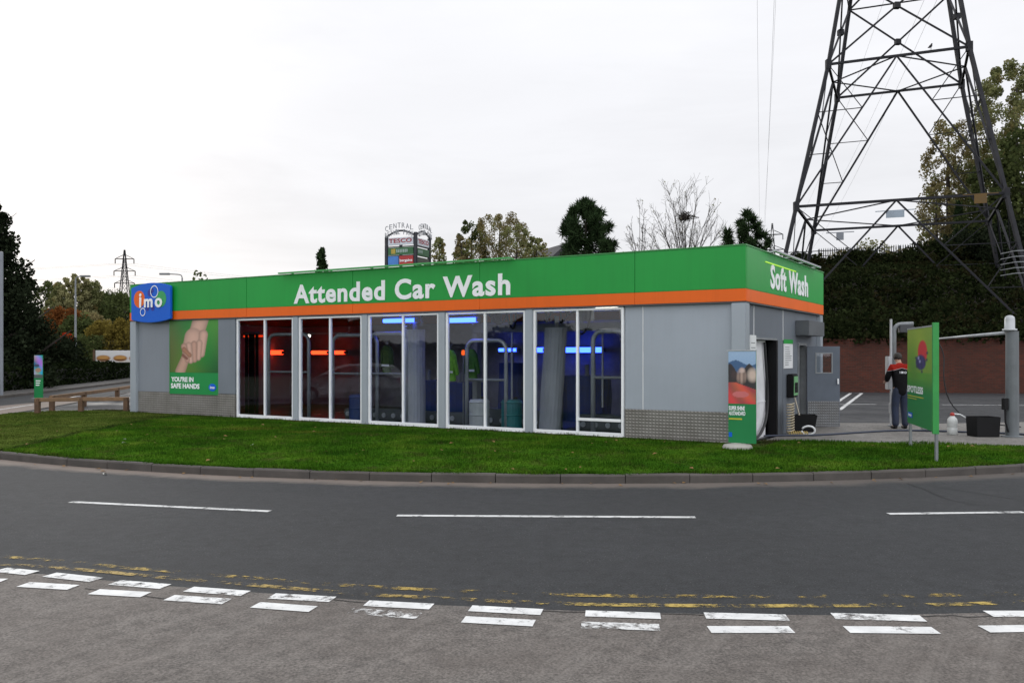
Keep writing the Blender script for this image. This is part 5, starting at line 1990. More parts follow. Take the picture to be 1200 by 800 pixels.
# skyline behind the building
bg(377, 291, 62, 1.3, 'small dark conifer above the fascia left of the retail sign', L_pine, 'cone', 'conifer_tree', n=4200, size=.17, z0=.3, seed=31, elong=2.0, nclump=46, sparse=.26)
bg(515, 279, 70, .75, 'thin pale tree just right of the retail sign', L_olive, 'column', n=1500, size=.22, z0=.4, seed=32, sparse=.5)
bg(586, 253, 72, 3.6, 'broad olive brown tree above the middle of the fascia', L_brown, 'round', n=22000, size=.12, z0=.35, seed=33, nclump=130, sparse=.17)
bg(553, 260, 73, 1.9, 'darker tree at the left of the broad olive brown tree', L_mid, 'round', n=9000, size=.14, z0=.35, seed=34, sparse=.24)
bg(606, 264, 70, 2.4, 'feathery olive tree at the right of the broad olive brown tree', L_olive, 'column', n=8000, size=.12, z0=.35, seed=37, sparse=.2, nclump=80)
bg(629, 279, 70, 1.4, 'pale thin tree left of the dark pine', L_olive, 'round', n=2200, size=.22, z0=.4, seed=35, sparse=.34)
bg(541, 276, 70, 1.0, 'small rusty tree at the left foot of the broad olive brown tree', L_brown, 'column', n=1800, size=.22, z0=.4, seed=36, sparse=.4)
bg(687, 236, 60, 2.75, 'large dark pine rising above the fascia', L_pine, 'pine', 'pine_tree', n=20000, size=.23, z0=.45, seed=41, elong=2.6, nclump=84, sparse=.20)
bg(877, 249, 56, 1.75, 'dark pine above the near corner of the building', L_pine, 'pine', 'pine_tree', n=6500, size=.24, z0=.42, seed=42, elong=2.6, nclump=34, sparse=.25)
bg(898, 272, 57, .9, 'small dark pine between the near corner and the pylon', L_pine, 'pine', 'pine_tree', n=2200, size=.22, z0=.4, seed=43, elong=2.6, nclump=18, sparse=.32)
bg(853, 270, 55, .6, 'small dark pine tip left of the pine above the corner', L_pine, 'cone', 'pine_tree', n=1500, size=.28, z0=.5, seed=44, elong=3.2, nclump=16, sparse=.5)
bg(235, 320, 52, .9, 'sparse shrub tip just above the fascia near the logo sign', L_mid, 'round', n=260, size=.2, z0=.4, seed=45, sparse=.4)


def bare_tree(px, y_top, d, rad, label, seed, nl=26, leaves=160, crotch=.42):
    """leafless tree: limbs fan out of a low crotch to a domed outline, twigs along every limb"""
    global rng
    rng = np.random.default_rng(seed)
    random.seed(seed)
    p = P(px, y_top, d)
    h = p.z
    t = thing('bare_tree', (p.x, p.y, 0), 0, label, 'tree', 'nearly leafless trees above the fascia')
    mb = MB()
    tips = []
    mb.tube([(0, 0, -.2), (.05, 0, h * crotch * .6), (0, .03, h * crotch)], [h * .016, h * .012, h * .009], 7)

    def curve(a, b, bend, n=6):
        side = Vector((random.gauss(0, 1), random.gauss(0, 1), random.gauss(0, .4))) * bend
        return [a.lerp(b, f) + side * math.sin(math.pi * f) + Vector((0, 0, 1)) * (bend * -1.2 * math.sin(math.pi * f)) * 0 for f in np.linspace(0, 1, n)]

    for k in range(nl):
        q = (k + .5) / nl
        az = k * 2.39996 + random.uniform(-.3, .3)
        el = math.asin(.28 + .72 * q)
        z_ = h * crotch * .75 + (h - h * crotch * .75) * math.sin(el) * random.uniform(.88, 1.0)
        tip = Vector((math.cos(az) * math.cos(el) * rad, math.sin(az) * math.cos(el) * rad, z_))
        a0 = Vector((0, 0, h * crotch * random.uniform(.62, 1.0)))
        midp = a0.lerp(tip, .45) + Vector((-tip.x * .12, -tip.y * .12, (z_ - a0.z) * .10))
        limb = [a0, a0.lerp(midp, .5), midp, midp.lerp(tip, .5) + Vector((0, 0, .06)), tip]
        limb = [Vector(v) for v in smooth_line(limb, 1)]
        m = len(limb)
        mb.tube(limb, [max(.012, .05 * (1 - i / m)) for i in range(m)], 4, 0, False)
        tips.append(tip)
        for j in range(13):
            f = random.uniform(.25, .98)
            i = min(m - 2, int(f * (m - 1)))
            b0 = limb[i].lerp(limb[i + 1], f * (m - 1) - i)
            dirv = (limb[i + 1] - limb[i]).normalized()
            sd_ = Vector((random.gauss(0, 1), random.gauss(0, 1), random.gauss(.2, .5)))
            L = random.uniform(.35, .95) * rad * .42
            b1 = b0 + (dirv + sd_ * .38).normalized() * L
            if b1.z > h * 1.01:
                continue
            tw = curve(b0, b1, .04, 4)
            mb.tube(tw, [.013, .011, .010, .008], 3, 0, False)
            tips.append(b1)
            for g in range(4):
                c0 = tw[random.randint(1, 3)]
                c1 = c0 + ((b1 - b0).normalized() + Vector((random.gauss(0, .45), random.gauss(0, .45), random.gauss(.15, .4)))).normalized() * L * random.uniform(.3, .6)
                mb.tube([c0, c1], [.009, .006], 3, 0, False)
                tips.append(c1)
    mb.build('branches', M_bark_pale, t)
    T = np.array([tuple(random.choice(tips)) for _ in range(leaves)]) + rng.normal(scale=.06, size=(leaves, 3))
    V, Fq = leaf_cards(T, .10)
    arrmesh('last_leaves', V, Fq, L_brown, t)
    return t


bare_tree(750, 235, 62, 1.6, 'smaller leafless tree right of the dark pine', 61, 20, 110, .48)
bare_tree(803, 211, 60, 3.3, 'larger leafless tree with a domed crown of fine branches and a nest', 62, 42, 320, .40)
# nest
p = P(803, 254, 60)
t = thing('bird_nest', (p.x, p.y, p.z - .4), 0, 'dark twig nest lodged in the larger leafless tree', 'nest')
mb = MB()
random.seed(3)
for k in range(160):
    a = Vector((random.gauss(0, 1), random.gauss(0, 1), random.gauss(0, 1))).normalized() * random.uniform(.1, .38)
    b = a + Vector((random.gauss(0, .25), random.gauss(0, .25), random.gauss(0, .15)))
    mb.bar((a.x, a.y, a.z * .9 + .4), (b.x, b.y, b.z * .9 + .4), .03)
mb.build('twigs', M_bark, t)

# gable tip of a far house
p = P(645.5, 290, 90)
t = thing('house', (p.x, p.y, 0), R(20), 'distant house of which only the dark gable tip shows left of the pine', 'house')
hz = p.z
MB().box(-3.2, 3.2, -4, 4, 0, hz - 3).build('wall', pbr('house_brick', C(.22, .12, .09), .9), t)
mb = MB()
mb.prism([(-3.6, hz - 3.1), (3.6, hz - 3.1), (0, hz)], -4.3, 4.3, 0, Matrix(((1, 0, 0, 0), (0, 0, 1, 0), (0, 1, 0, 0), (0, 0, 0, 1))))
rf = mb.build('roof', pbr('slate', C(.03, .03, .034), .7), t)
for s in (-1, 1):
    w = MB().box(s * 1.6 - .5, s * 1.6 + .5, -4.04, -3.98, hz - 5, hz - 3.8).build('window', M_white, t)
    MB().box(s * 1.6 - .42, s * 1.6 + .42, -4.06, -4.045, hz - 4.92, hz - 3.88).build('pane', M_black, w)

# ------------------------------------------------------------------ retail park sign
d0 = 72
pl, pm, pr_ = P(453, 278, d0), P(487, 275, d0 - 1.2), P(503, 281, d0 + 1.0)
t = thing('retail_sign', (pl.x, pl.y, 0), 0, 'tall two sided retail park sign with stacked shop panels behind the building', 'sign')
o = Vector((pl.x, pl.y, 0))
q0, q1, q2 = Vector((0, 0, 0)), Vector((pm.x, pm.y, 0)) - o, Vector((pr_.x, pr_.y, 0)) - o
M_post = pbr('sign_post', C(.02, .022, .03), .5)
ztop = pl.z
for q in (q0, q1, q2):
    MB().tube([(q.x, q.y, 0), (q.x, q.y, ztop + (.25 if q is q1 else 0))], .16, 10).build('post', M_post, t)
q3 = q0 + (q2 - q1)
MB().tube([(q3.x, q3.y, 0), (q3.x, q3.y, ztop)], .14, 10).build('post', M_post, t)


def zat(y):
    return CH + (HY - y) / F * d0


M_pw = pbr('sign_panel_white', C(.62, .66, .72), .4)
M_pg = pbr('sign_panel_green', C(.03, .13, .045), .4)
M_pb = pbr('sign_panel_blue', C(.06, .22, .60), .4)
M_pr = pbr('sign_panel_red', C(.42, .03, .03), .4)
M_pk = pbr('sign_panel_grey', C(.10, .11, .09), .5)
M_redl = pbr('red_letters', C(.35, .015, .03), .4)
for (a, b, faces) in ((q0, q1, ((M_pw, 279.5, 288, 'TESCO', M_redl), (M_pg, 291, 299.5, 'HOMEBASE', M_sign), ((M_pb, M_pr), 301, 311.5, 'bargains', M_sign))), (q1, q2, ((M_pw, 280.5, 289, 'TESCO', M_redl), (M_pg, 292, 300.5, 'HOME', M_sign), (M_pk, 302.5, 310, None, None)))):
    dv = b - a
    Lw = dv.length
    an = math.atan2(dv.y, dv.x)
    Mx = Matrix.Translation(a) @ Matrix.Rotation(an, 4, 'Z')
    for (mm, yt, yb, txt, tm) in faces:
        z1, z0 = zat(yt), zat(yb)
        if isinstance(mm, tuple):
            pn = MB().box(.2, Lw * .42, -.08, .08, z0, z1, 0, Mx).build('shop_panel', mm[0], t)
            pn = MB().box(Lw * .46, Lw - .18, -.08, .08, z0, z1, 0, Mx).build('shop_panel', mm[1], t)
            lettering('lettering', txt, (Lw * .48, Lw - .25, z0 + .2, z1 - .25), Mx @ Matrix.Translation((0, -.085, 0)), tm, pn, bold=.02)
            continue
        pn = MB().box(.2, Lw - .18, -.08, .08, z0, z1, 0, Mx).build('shop_panel', mm, t)
        if txt == 'HOMEBASE':
            MB().box(.5, .9, -.09, -.082, z0 + .1, z1 - .1, 0, Mx).build('emblem', pbr('sign_yellow', C(.45, .33, .05), .5), pn)
            lettering('lettering', 'HOMEBASE', (1.0, Lw - .35, z0 + .2, z1 - .12), Mx @ Matrix.Translation((0, -.085, 0)), tm, pn, bold=.01) if False else None
            mb = MB()
            for k in range(7):
                x = 1.0 + k * .16
                mb.box(x, x + .10, -.09, -.082, z0 + .18, z1 - .15, 0, Mx)
            mb.build('print', pbr('pale_print', C(.35, .45, .42), .5), pn)
        elif txt:
            if txt == 'HOME':
                mb = MB()
                for k in range(4):
                    x = .3 + k * .2
                    mb.box(x, x + .12, -.09, -.082, z0 + .18, z1 - .15, 0, Mx)
                mb.build('print', pbr('pale_print', C(.35, .45, .42), .5), pn)
            else:
                lettering('lettering', txt, (.28, Lw - .3, z0 + .17, z1 - .08), Mx @ Matrix.Translation((0, -.085, 0)), tm, pn, bold=.02)
    # curved header with raised letters
    for row, (txt, zb, zt_) in enumerate((('RETAIL PARK', 276.5, 270.5), ('CENTRAL', 269.0, 263.0))):
        n = len(txt)
        for k, ch in enumerate(txt):
            if ch == ' ':
                continue
            f = (k + .5) / n
            bow = .45 * math.sin(math.pi * f)
            z0, z1 = zat(zb) + bow * .6 - .25, zat(zt_) + bow * .6 - .25
            lettering('letter', ch, (Lw * f - Lw / n * .36, Lw * f + Lw / n * .36, z0, z1), Mx @ Matrix.Translation((0, -.25, 0)), pbr('steel_letters', C(.30, .31, .33), .4), t, bold=.0, thick=.04)
    arcp = [Mx @ Vector((Lw * f, -.05, ztop + .45 * math.sin(math.pi * f))) for f in np.linspace(0, 1, 12)]
    MB().tube(arcp, .075, 8).build('header_arch', M_post, t)
    for zz_ in (zat(290), zat(300.5), zat(311.5), zat(320)):
        MB().bar(Mx @ Vector((0, 0, zz_)), Mx @ Vector((Lw, 0, zz_)), .08).build('cross_bar', M_post, t)

# ------------------------------------------------------------------ the big pylon
H = 7.8
M_pyl = pbr('pylon_steel', C(.012, .0125, .017), .8, .0, .25, 2)
PC = Vector((2.735 * H, 6.27 * H, 0))
dA = Vector((.913, -.407, 0))
dB = Vector((.407, .913, 0))


def half(k):
    if k <= 1.99:
        return (.62 + (1 - k) * .192) * H
    if k <= 3.6:
        return (.43 - (k - 1.99) * .147) * H
    return max(.035, .1933 - (k - 3.6) * .062) * H


def corner(i, k):
    sx, sy = ((-1, -1), (1, -1), (1, 1), (-1, 1))[i]          # A, D, C, B
    s = half(k)
    return dA * sx * s + dB * sy * s + Vector((0, 0, CH + k * H))


pyl = thing('pylon', (PC.x, PC.y, 0), 0, 'huge steel lattice pylon standing on the bank at the right', 'pylon')
K_FOOT = .08
lv_up = [1.99, 2.62, 3.15, 3.6, 4.05, 4.5, 4.95, 5.4, 5.8]
for i in range(4):
    mb = MB()
    ks = [K_FOOT, 1, 1.99, 3.6, 5.8]
    for a, b in zip(ks, ks[1:]):
        mb.bar(corner(i, a), corner(i, b), .175 if a < 3 else .12)
    # angle cleats at the joints
    for k in (1, 1.99):
        p = corner(i, k)
        mb.box(p.x - .13, p.x + .13, p.y - .13, p.y + .13, p.z - .25, p.z + .25)
    mb.build('leg', M_pyl, pyl)
for i in range(4):
    j = (i + 1) % 4
    mb = MB()
    c = lambda k: corner(i, k)
    e = lambda k: corner(j, k)
    mid = lambda k: (c(k) + e(k)) / 2
    mb.bar(c(1), e(1), .13)
    mb.bar(c(1.99), e(1.99), .12)
    # inverted V panels
    for (k0, k1) in ((K_FOOT, 1), (1, 1.99)):
        top = mid(k1)
        for cn in (c, e):
            mb.bar(cn(k0), top, .09)
            # secondary bracing
            lo = cn(k0).lerp(top, .36)
            hi = cn(k0).lerp(top, .66)
            kA, kB = k0 + (k1 - k0) * .36, k0 + (k1 - k0) * .66
            mb.bar(lo, cn(kA), .04)
            mb.bar(hi, cn(kB), .04)
            mb.bar(lo, cn(kB), .04)
            mb.bar(hi, cn(k1), .042)
    for a, b in zip(lv_up, lv_up[1:]):
        w = .085 if a < 3.2 else .06
        mb.bar(c(a), e(b), w)
        mb.bar(e(a), c(b), w)
        mb.bar(c(b), e(b), w * .8)
    # gusset plate where the first cross meets
    pa_, pb_, pc_, pd_ = c(1.99), e(2.62), e(1.99), c(2.62)
    m_ = pa_.lerp(pb_, half(1.99) / (half(1.99) + half(2.62)))
    mb.box(m_.x - .15, m_.x + .15, m_.y - .15, m_.y + .15, m_.z - .15, m_.z + .15)
    mb.build('bracing', M_pyl, pyl)
# plan bracing at the first two levels
for k in (1, 1.99):
    mb = MB()
    ms = [(corner(i, k) + corner((i + 1) % 4, k)) / 2 for i in range(4)]
    for a, b in zip(ms, ms[1:] + ms[:1]):
        mb.bar(a, b, .06)
    mb.build('plan_bracing', M_pyl, pyl)
# cross arms
AX = Vector((.96, -.283, 0))
arm_tips = []
for (k, L) in ((4.05, 6.2), (4.75, 7.6), (5.4, 5.6)):
    for s in (-1, 1):
        zc_ = CH + k * H
        b = half(k)
        tip = AX * s * L + Vector((0, 0, zc_ + .2))
        mb = MB()
        f = Vector((-AX.y, AX.x, 0))
        for q in (-1, 1):
            mb.bar(f * q * b + AX * s * b + Vector((0, 0, zc_)), tip, .09)
            mb.bar(f * q * b + AX * s * b + Vector((0, 0, zc_ + 1.6)), tip, .07)
        for q in (.3, .6):
            m0 = (AX * s * b + Vector((0, 0, zc_))).lerp(tip, q)
            m1 = (AX * s * b + Vector((0, 0, zc_ + 1.6))).lerp(tip, q)
            mb.bar(m0, m1, .05)
        mb.build('cross_arm', M_pyl, pyl)
        mb = MB()
        mb.tube([tip, tip - Vector((0, 0, 2.2))], .10, 8)
        mb.build('insulator', pbr('insulator_brown', C(.06, .04, .03), .3), pyl)
        arm_tips.append(tip - Vector((0, 0, 2.25)) + PC)
# plates on the pylon
fr_dir = dA
for (px, py, w, h_, mt, dpt) in ((1049, 251, .85, .36, pbr('number_plate', C(.30, .36, .42), .5), None), (984.5, 277, .36, .4, pbr('plate_grey', C(.22, .24, .27), .5), None), (1149, 233, .55, .46, pbr('danger_plate', C(.13, .075, .018), .7), None)):
    # on the front face plane
    n_ = -dB
    p0 = PC - dB * half(1)
    ray = Vector(((px - CX) / F, 1, (HY - py) / F))
    tt = (p0.xy.dot(n_.xy)) / (ray.xy.dot(n_.xy))
    p = ray * tt + Vector((0, 0, CH)) - PC
    Mx = Matrix.Translation(p) @ Matrix.Rotation(math.atan2(dA.y, dA.x), 4, 'Z')
    mb = MB()
    mb.box(-w / 2, w / 2, -.10, -.07, -h_ / 2, h_ / 2, 0, Mx)
    mb.bar(Mx @ Vector((-w / 2 - .5, -.05, h_ / 2)), Mx @ Vector((w / 2 + .5, -.05, h_ / 2)), .04)
    mb.build('plate', mt, pyl)
# anti-climb guard round the right leg
mb = MB()
p = corner(1, .55)
for k in range(5):
    zz_ = p.z - .5 + k * .26
    mb.bar((p.x - .8, p.y - .7, zz_), (p.x + .7, p.y - .55, zz_ + .08), .04)
    mb.bar((p.x - .8, p.y + .5, zz_), (p.x - .8, p.y - .7, zz_), .04)
mb.build('climbing_guard', M_steel, pyl)
# perched bird
ray = Vector(((1090.5 - CX) / F, 1, 0))
p0 = PC - dB * half(1.99)
tt = p0.xy.dot(dB.xy) / ray.xy.dot(dB.xy)
bp_ = ray * tt
bz = CH + 1.99 * H + .08
bird = thing('bird', (bp_.x, bp_.y, bz), R(40), 'dark bird perched on the upper cross brace of the pylon', 'bird')
skin('body', {'t': ((-.30, 0, .04), .018), 'r': ((-.12, 0, .12), .05), 'b': ((0, 0, .17), .075), 'c': ((.07, 0, .24), .065), 'n': ((.11, 0, .31), .04), 'h': ((.14, 0, .35), .042), 'k': ((.21, 0, .345), .010)}, [('t', 'r'), ('r', 'b'), ('b', 'c'), ('c', 'n'), ('n', 'h'), ('h', 'k')], M_black, bird, 2, 2)
mb = MB()
for s in (-1, 1):
    mb.tube([(.02, s * .03, .12), (.03, s * .03, .0)], .008, 5)
mb.build('leg', M_black, bird)


# ------------------------------------------------------------------ far pylons and wires
def small_pylon(px, y_top, d, label, rz):
    p = P(px, y_top, d)
    h = p.z
    t = thing('pylon', (p.x, p.y, 0), rz, label, 'pylon', 'far lattice pylons')
    mb = MB()

    def hb(z):
        return 2.9 * (1 - z / h) + .14
    lv = [0, .2, .36, .49, .60, .70, .76, .81, .87, .92, 1.0]
    cs = lambda i, f: Vector((((-1, 1, 1, -1)[i]) * hb(f * h), ((-1, -1, 1, 1)[i]) * hb(f * h), f * h))
    for i in range(4):
        for a, b in zip(lv, lv[1:]):
            mb.bar(cs(i, a), cs(i, b), .2)
    for i in range(4):
        j = (i + 1) % 4
        for a, b in zip(lv, lv[1:]):
            mb.bar(cs(i, a), cs(j, b), .1)
            mb.bar(cs(j, a), cs(i, b), .1)
            mb.bar(cs(i, b), cs(j, b), .16)
    mb.build('tower', M_pyl, t)
    tips = []
    for (f, L) in ((.70, 3.3), (.81, 3.5), (.92, 3.1)):
        for s in (-1, 1):
            mb = MB()
            tip = Vector((s * L, 0, f * h))
            mb.bar((s * .5, -.5, f * h), tip, .22)
            mb.bar((s * .5, .5, f * h), tip, .22)
            mb.bar((s * .5, 0, f * h + 1.3), tip, .18)
            mb.bar(tip, tip - Vector((0, 0, 1.6)), .25)
            mb.build('cross_arm', M_pyl, t)
            tips.append(Matrix.Translation((p.x, p.y, 0)) @ Matrix.Rotation(rz, 4, 'Z') @ (tip - Vector((0, 0, 1.6))))
    return tips


tl_ = small_pylon(146, 293, 300, 'small far lattice pylon left of the logo sign', R(4))
tr_ = small_pylon(905, 262, 270, 'far pylon mostly hidden behind the pine and near corner', R(-14))
M_wire = pbr('power_wire', C(.10, .10, .11), .6)


def wire(a, b, sag, r, label, group):
    o = a.copy()
    pts = []
    for f in np.linspace(0, 1, 24):
        q = a.lerp(b, f)
        q.z -= sag * 4 * f * (1 - f)
        pts.append(q - o)
    t = MB().tube(pts, r, 5).build('power_line', M_wire, None)
    t.location = o
    tag(t, label, 'power line', group)


for k, (a, b) in enumerate(zip(arm_tips, tr_)):
    wire(a, b, 7.0, .011, 'thin power line running from the big pylon to the far one', 'power lines leaving the big pylon')
for k, a in enumerate(tl_):
    wire(a, a + Vector((-330, -60, 3)), 8, .026, 'thin power line sagging left from the small far pylon', 'power lines left of the small pylon')
    wire(a, a + Vector((330, 60, -3)), 9, .024, 'thin power line sagging right from the small far pylon', 'power lines right of the small pylon')

# ------------------------------------------------------------------ bank vegetation
rng = np.random.default_rng(99)
nb_ = 120000
u = rng.uniform(0, 46, nb_)
dd = rng.uniform(.1, 21, nb_) ** 1.0
x = W0.x + wd.x * u + wn.x * dd
y = W0.y + wd.y * u + wn.y * dd
top = .35 + 1.5 * (hnoise(x * .8, y * .9) * .6 + .4 * hnoise(x * 1.9 + 3, y * 2.1))
z = bank_z(x, y) + rng.random(nb_) ** .6 * top * np.clip(1.25 - dd / 16.0, .16, 1)
V, Fq = leaf_cards(np.stack([x, y, z], 1), .19)
o = arrmesh('bank_undergrowth', V, Fq, L_bank)
tag(o, 'dark tangled undergrowth covering the bank behind the brick wall', 'undergrowth', kind='stuff')
# growth hanging over the wall
nb_ = 9000
u = rng.uniform(0, 46, nb_)
dd = rng.normal(.1, .25, nb_)
x = W0.x + wd.x * u + wn.x * dd
y = W0.y + wd.y * u + wn.y * dd
z = 2.52 + rng.random(nb_) ** 1.2 * (.2 + .5 * hnoise(u * 1.1, u * 1.7)) - rng.random(nb_) ** 3 * .25
V, Fq = leaf_cards(np.stack([x, y, z], 1), .17)
tag(arrmesh('creeper', V, Fq, L_bank), 'dark creeper spilling over the top of the brick wall', 'creeper', kind='stuff')


def bkz(px, d):
    return float(bank_z(np.array([(px - CX) / F * d]), np.array([d]))[0])


# palisade fence along the top of the bank
fa, fb = P(960, 300, 66), P(1215, 300, 60)
ft = thing('palisade_fence', (fa.x, fa.y, 7.3), 0, 'spiked grey palisade fence along the top of the bank under the pylon', 'fence')
dv = Vector((fb.x - fa.x, fb.y - fa.y, 0))
Lf = dv.length
dn = dv.normalized()
mb = MB()
k = 0.0
while k < Lf:
    q = dn * k
    mb.box(q.x - .035, q.x + .035, q.y - .012, q.y + .012, 0, 2.35)
    mb.add([(q.x - .035, q.y, 2.35), (q.x + .035, q.y, 2.35), (q.x, q.y, 2.5)], [(0, 1, 2)])
    k += .155
pl_ = mb.build('pales', pbr('pale_steel', C(.07, .075, .08), .6), ft)
for z in (.4, 1.9):
    MB().bar((0, .04, z), (dv.x, dv.y + .04, z), .06).build('rail', M_steel, ft)
k = 0
while k < Lf:
    q = dn * k
    MB().box(q.x - .06, q.x + .06, q.y + .02, q.y + .12, -.5, 2.4).build('post', M_steel, ft)
    k += 2.75

# shrubs and trees on the bank
for i, (px, yt, d, r, lf, lab) in enumerate((
        (938, 302, 58, 1.6, L_bank, 'dark shrub beside the left foot of the pylon'),
        (990, 296, 63, 1.5, L_brown, 'thin brown shrub at the left end of the palisade fence'),
        (1022, 283, 65, 1.5, L_olive, 'pale twiggy shrub rising above the palisade fence'),
        (1052, 292, 64, 1.6, L_brown, 'brown shrub in the middle of the palisade fence'),
        (1004, 299, 58, 2.0, L_bank, 'dark shrub below the fence, left of centre'),
        (1062, 303, 57, 2.2, L_bank, 'dark shrub below the fence, centre'),
        (1098, 289, 58, 2.3, L_bank, 'dark shrub below the fence, right of centre'),
        (1140, 276, 58, 2.6, L_dark, 'dark thick shrub at the right end of the fence'),
        (1180, 266, 56, 2.8, L_dark, 'dark thick shrub beside the right pylon legs'),
        (1222, 270, 52, 3.0, L_dark, 'dark shrub at the right edge of the bank'))):
    bz0 = bkz(px, d) - .3
    bg(px, yt, d, r, lab, lf, 'round', 'shrub', n=9000 if lf in (L_bank, L_dark) else 1100, size=.17, z0=.02, seed=200 + i, base=bz0, cat='shrub', sparse=.38, group='shrubs on the bank')
bg(1085, 300, 58, .9, 'light green tuft right of the fence', L_olive, 'round', 'shrub', n=500, size=.2, seed=222, base=bkz(1085, 58) - .3, cat='shrub')
bg(1112, 143, 70, 2.6, 'tall thin leaved brown-green tree behind the pylon, left of the group', L_brown, 'round', n=13000, size=.15, z0=.22, seed=231, base=7.2, sparse=.24, nclump=70, bark=M_bark)
bg(1143, 172, 72, 2.6, 'shorter loose tree between the two tall trees behind the pylon', L_olive, 'round', n=8500, size=.15, z0=.2, seed=232, base=7.2, sparse=.24, nclump=60)
bg(1124, 238, 66, 1.0, 'slim dark conifer at the foot of the trees behind the pylon', L_pine, 'cone', 'conifer_tree', n=2600, size=.26, z0=.05, seed=233, base=7.0, elong=2.2, sparse=.34)
bg(1192, 78, 68, 4.2, 'tallest green tree at the right edge behind the pylon', L_olive, 'round', n=42000, size=.16, z0=.15, seed=234, base=7.0, sparse=.2, nclump=110)
bg(1166, 190, 64, 2.6, 'dense green tree low behind the right pylon legs', L_mid, 'round', n=14000, size=.17, z0=.05, seed=235, base=6.8, sparse=.27, nclump=60)
bg(1222, 150, 62, 4.0, 'dark green tree just outside the right edge', L_mid, 'round', n=8000, size=.28, z0=.05, seed=236, base=6.5, sparse=.25, nclump=70)
bg(1098, 215, 68, 1.7, 'small brown tree left of the slim conifer', L_brown, 'round', n=5000, size=.15, z0=.15, seed=237, base=7.0, sparse=.28)

# ------------------------------------------------------------------ trees beyond the left edge and behind, seen only in the glass
g0 = make_tree('broadleaf_tree', (-70, 12, 0), 6.5, 5.2, 'dark broad tree across the road outside the left edge', L_dark, 4200, .6, 'round', .02, 'trees across the road mirrored in the glass', 301, 40)
random.seed(11)
for k in range(15):
    a = R(180 - 12 + k * 4.6)
    rr = random.uniform(62, 80)
    dup(g0, (rr * math.cos(a) - 2, 18 + rr * math.sin(a), 0), random.uniform(0, 6), scale=(1, 1, random.uniform(.4, .85)))


# ------------------------------------------------------------------ silver car on the left road (out of frame, mirrored in the glass)
car = thing('parked_car', (-16.4, 17.1, 0.0), math.atan2(.83, -.55), 'silver hatchback on the left road, mirrored faintly in the shop windows', 'car')
M_car = pbr('silver_paint', C(.50, .51, .53), .28, .6, .03, 2)
side = [(-2.05, .32), (-2.08, .62), (-2.02, .92), (-1.88, 1.02), (-1.55, 1.40), (-1.0, 1.47), (-.1, 1.46), (.35, 1.36), (1.05, .98), (1.85, .82), (2.08, .62), (2.10, .34), (1.8, .24), (-1.8, .24)]
secs = []
for yy, sc_, zi in ((-.84, .985, .02), (-.80, 1.0, 0), (-.30, 1.0, 0), (.30, 1.0, 0), (.80, 1.0, 0), (.84, .985, .02)):
    row = []
    for (x, z) in side:
        tum = max(0, z - .95) * .42
        row.append((x * sc_, yy * (1 - tum), z - zi * (z > 1)))
    secs.append(row)
n = len(side)
vs = [v for r_ in secs for v in r_]
fs = [(i * n + k, i * n + (k + 1) % n, (i + 1) * n + (k + 1) % n, (i + 1) * n + k) for i in range(5) for k in range(n)]
fs += [tuple(range(n)), tuple(range(6 * n - 1, 5 * n - 1, -1))]
MB().add(vs, fs).build('body', M_car, car, bevel=.02)
M_cg = pbr('car_glass', C(.012, .014, .016), .08)
for s in (-1, 1):
    gl_ = [(-1.62, 1.02), (-1.40, 1.36), (-.52, 1.40), (-.52, 1.0)], [(-.44, 1.0), (-.44, 1.40), (-.1, 1.39), (.30, 1.29), (.86, 1.0)]
    for g_ in gl_:
        vs = [(x, s * (.842 * (1 - max(0, z - .95) * .42) + .004), z) for x, z in g_]
        MB().add(vs, [tuple(range(len(vs)))]).build('window', M_cg, car)
for (a_, b_) in (((.43, 1.34), (.98, 1.035)), ((-1.60, 1.36), (-1.86, 1.06))):
    nx_ = .012 if a_[0] > 0 else -.012
    vs = [(a_[0] + nx_, -.62, a_[1]), (a_[0] + nx_, .62, a_[1]), (b_[0] + nx_, .72, b_[1]), (b_[0] + nx_, -.72, b_[1])]
    MB().add(vs, [(0, 1, 2, 3)]).build('windscreen', M_cg, car)
for x in (-1.28, 1.30):
    for s in (-1, 1):
        Mw = Matrix.Translation((x, s * .76, .31)) @ Matrix.Rotation(R(90), 4, 'X')
        wb_ = MB().lathe([(.20, -.09), (.30, -.10), (.315, -.05), (.315, .05), (.30, .10), (.20, .09)], 24)
        wb_.v = [tuple(Mw @ Vector(v)) for v in wb_.v]
        wh = wb_.build('wheel', M_rubber, car, smooth=False)
        rb_ = MB().lathe([(.02, -.105), (.19, -.10), (.20, -.08), (.20, .08), (.19, .10), (.02, .105)], 20)
        rb_.v = [tuple(Mw @ Vector(v)) for v in rb_.v]
        rb_.build('rim', M_lsteel, wh)
for s in (-1, 1):
    MB().box(1.86, 2.09, s * .62 - .16, s * .62 + .16, .62, .76).build('headlight', M_white, car, bevel=.03)
    MB().box(-2.09, -2.0, s * .70 - .1, s * .70 + .1, .72, .98).build('tail_light', pbr('red_lens', C(.3, .01, .01), .2), car, bevel=.02)

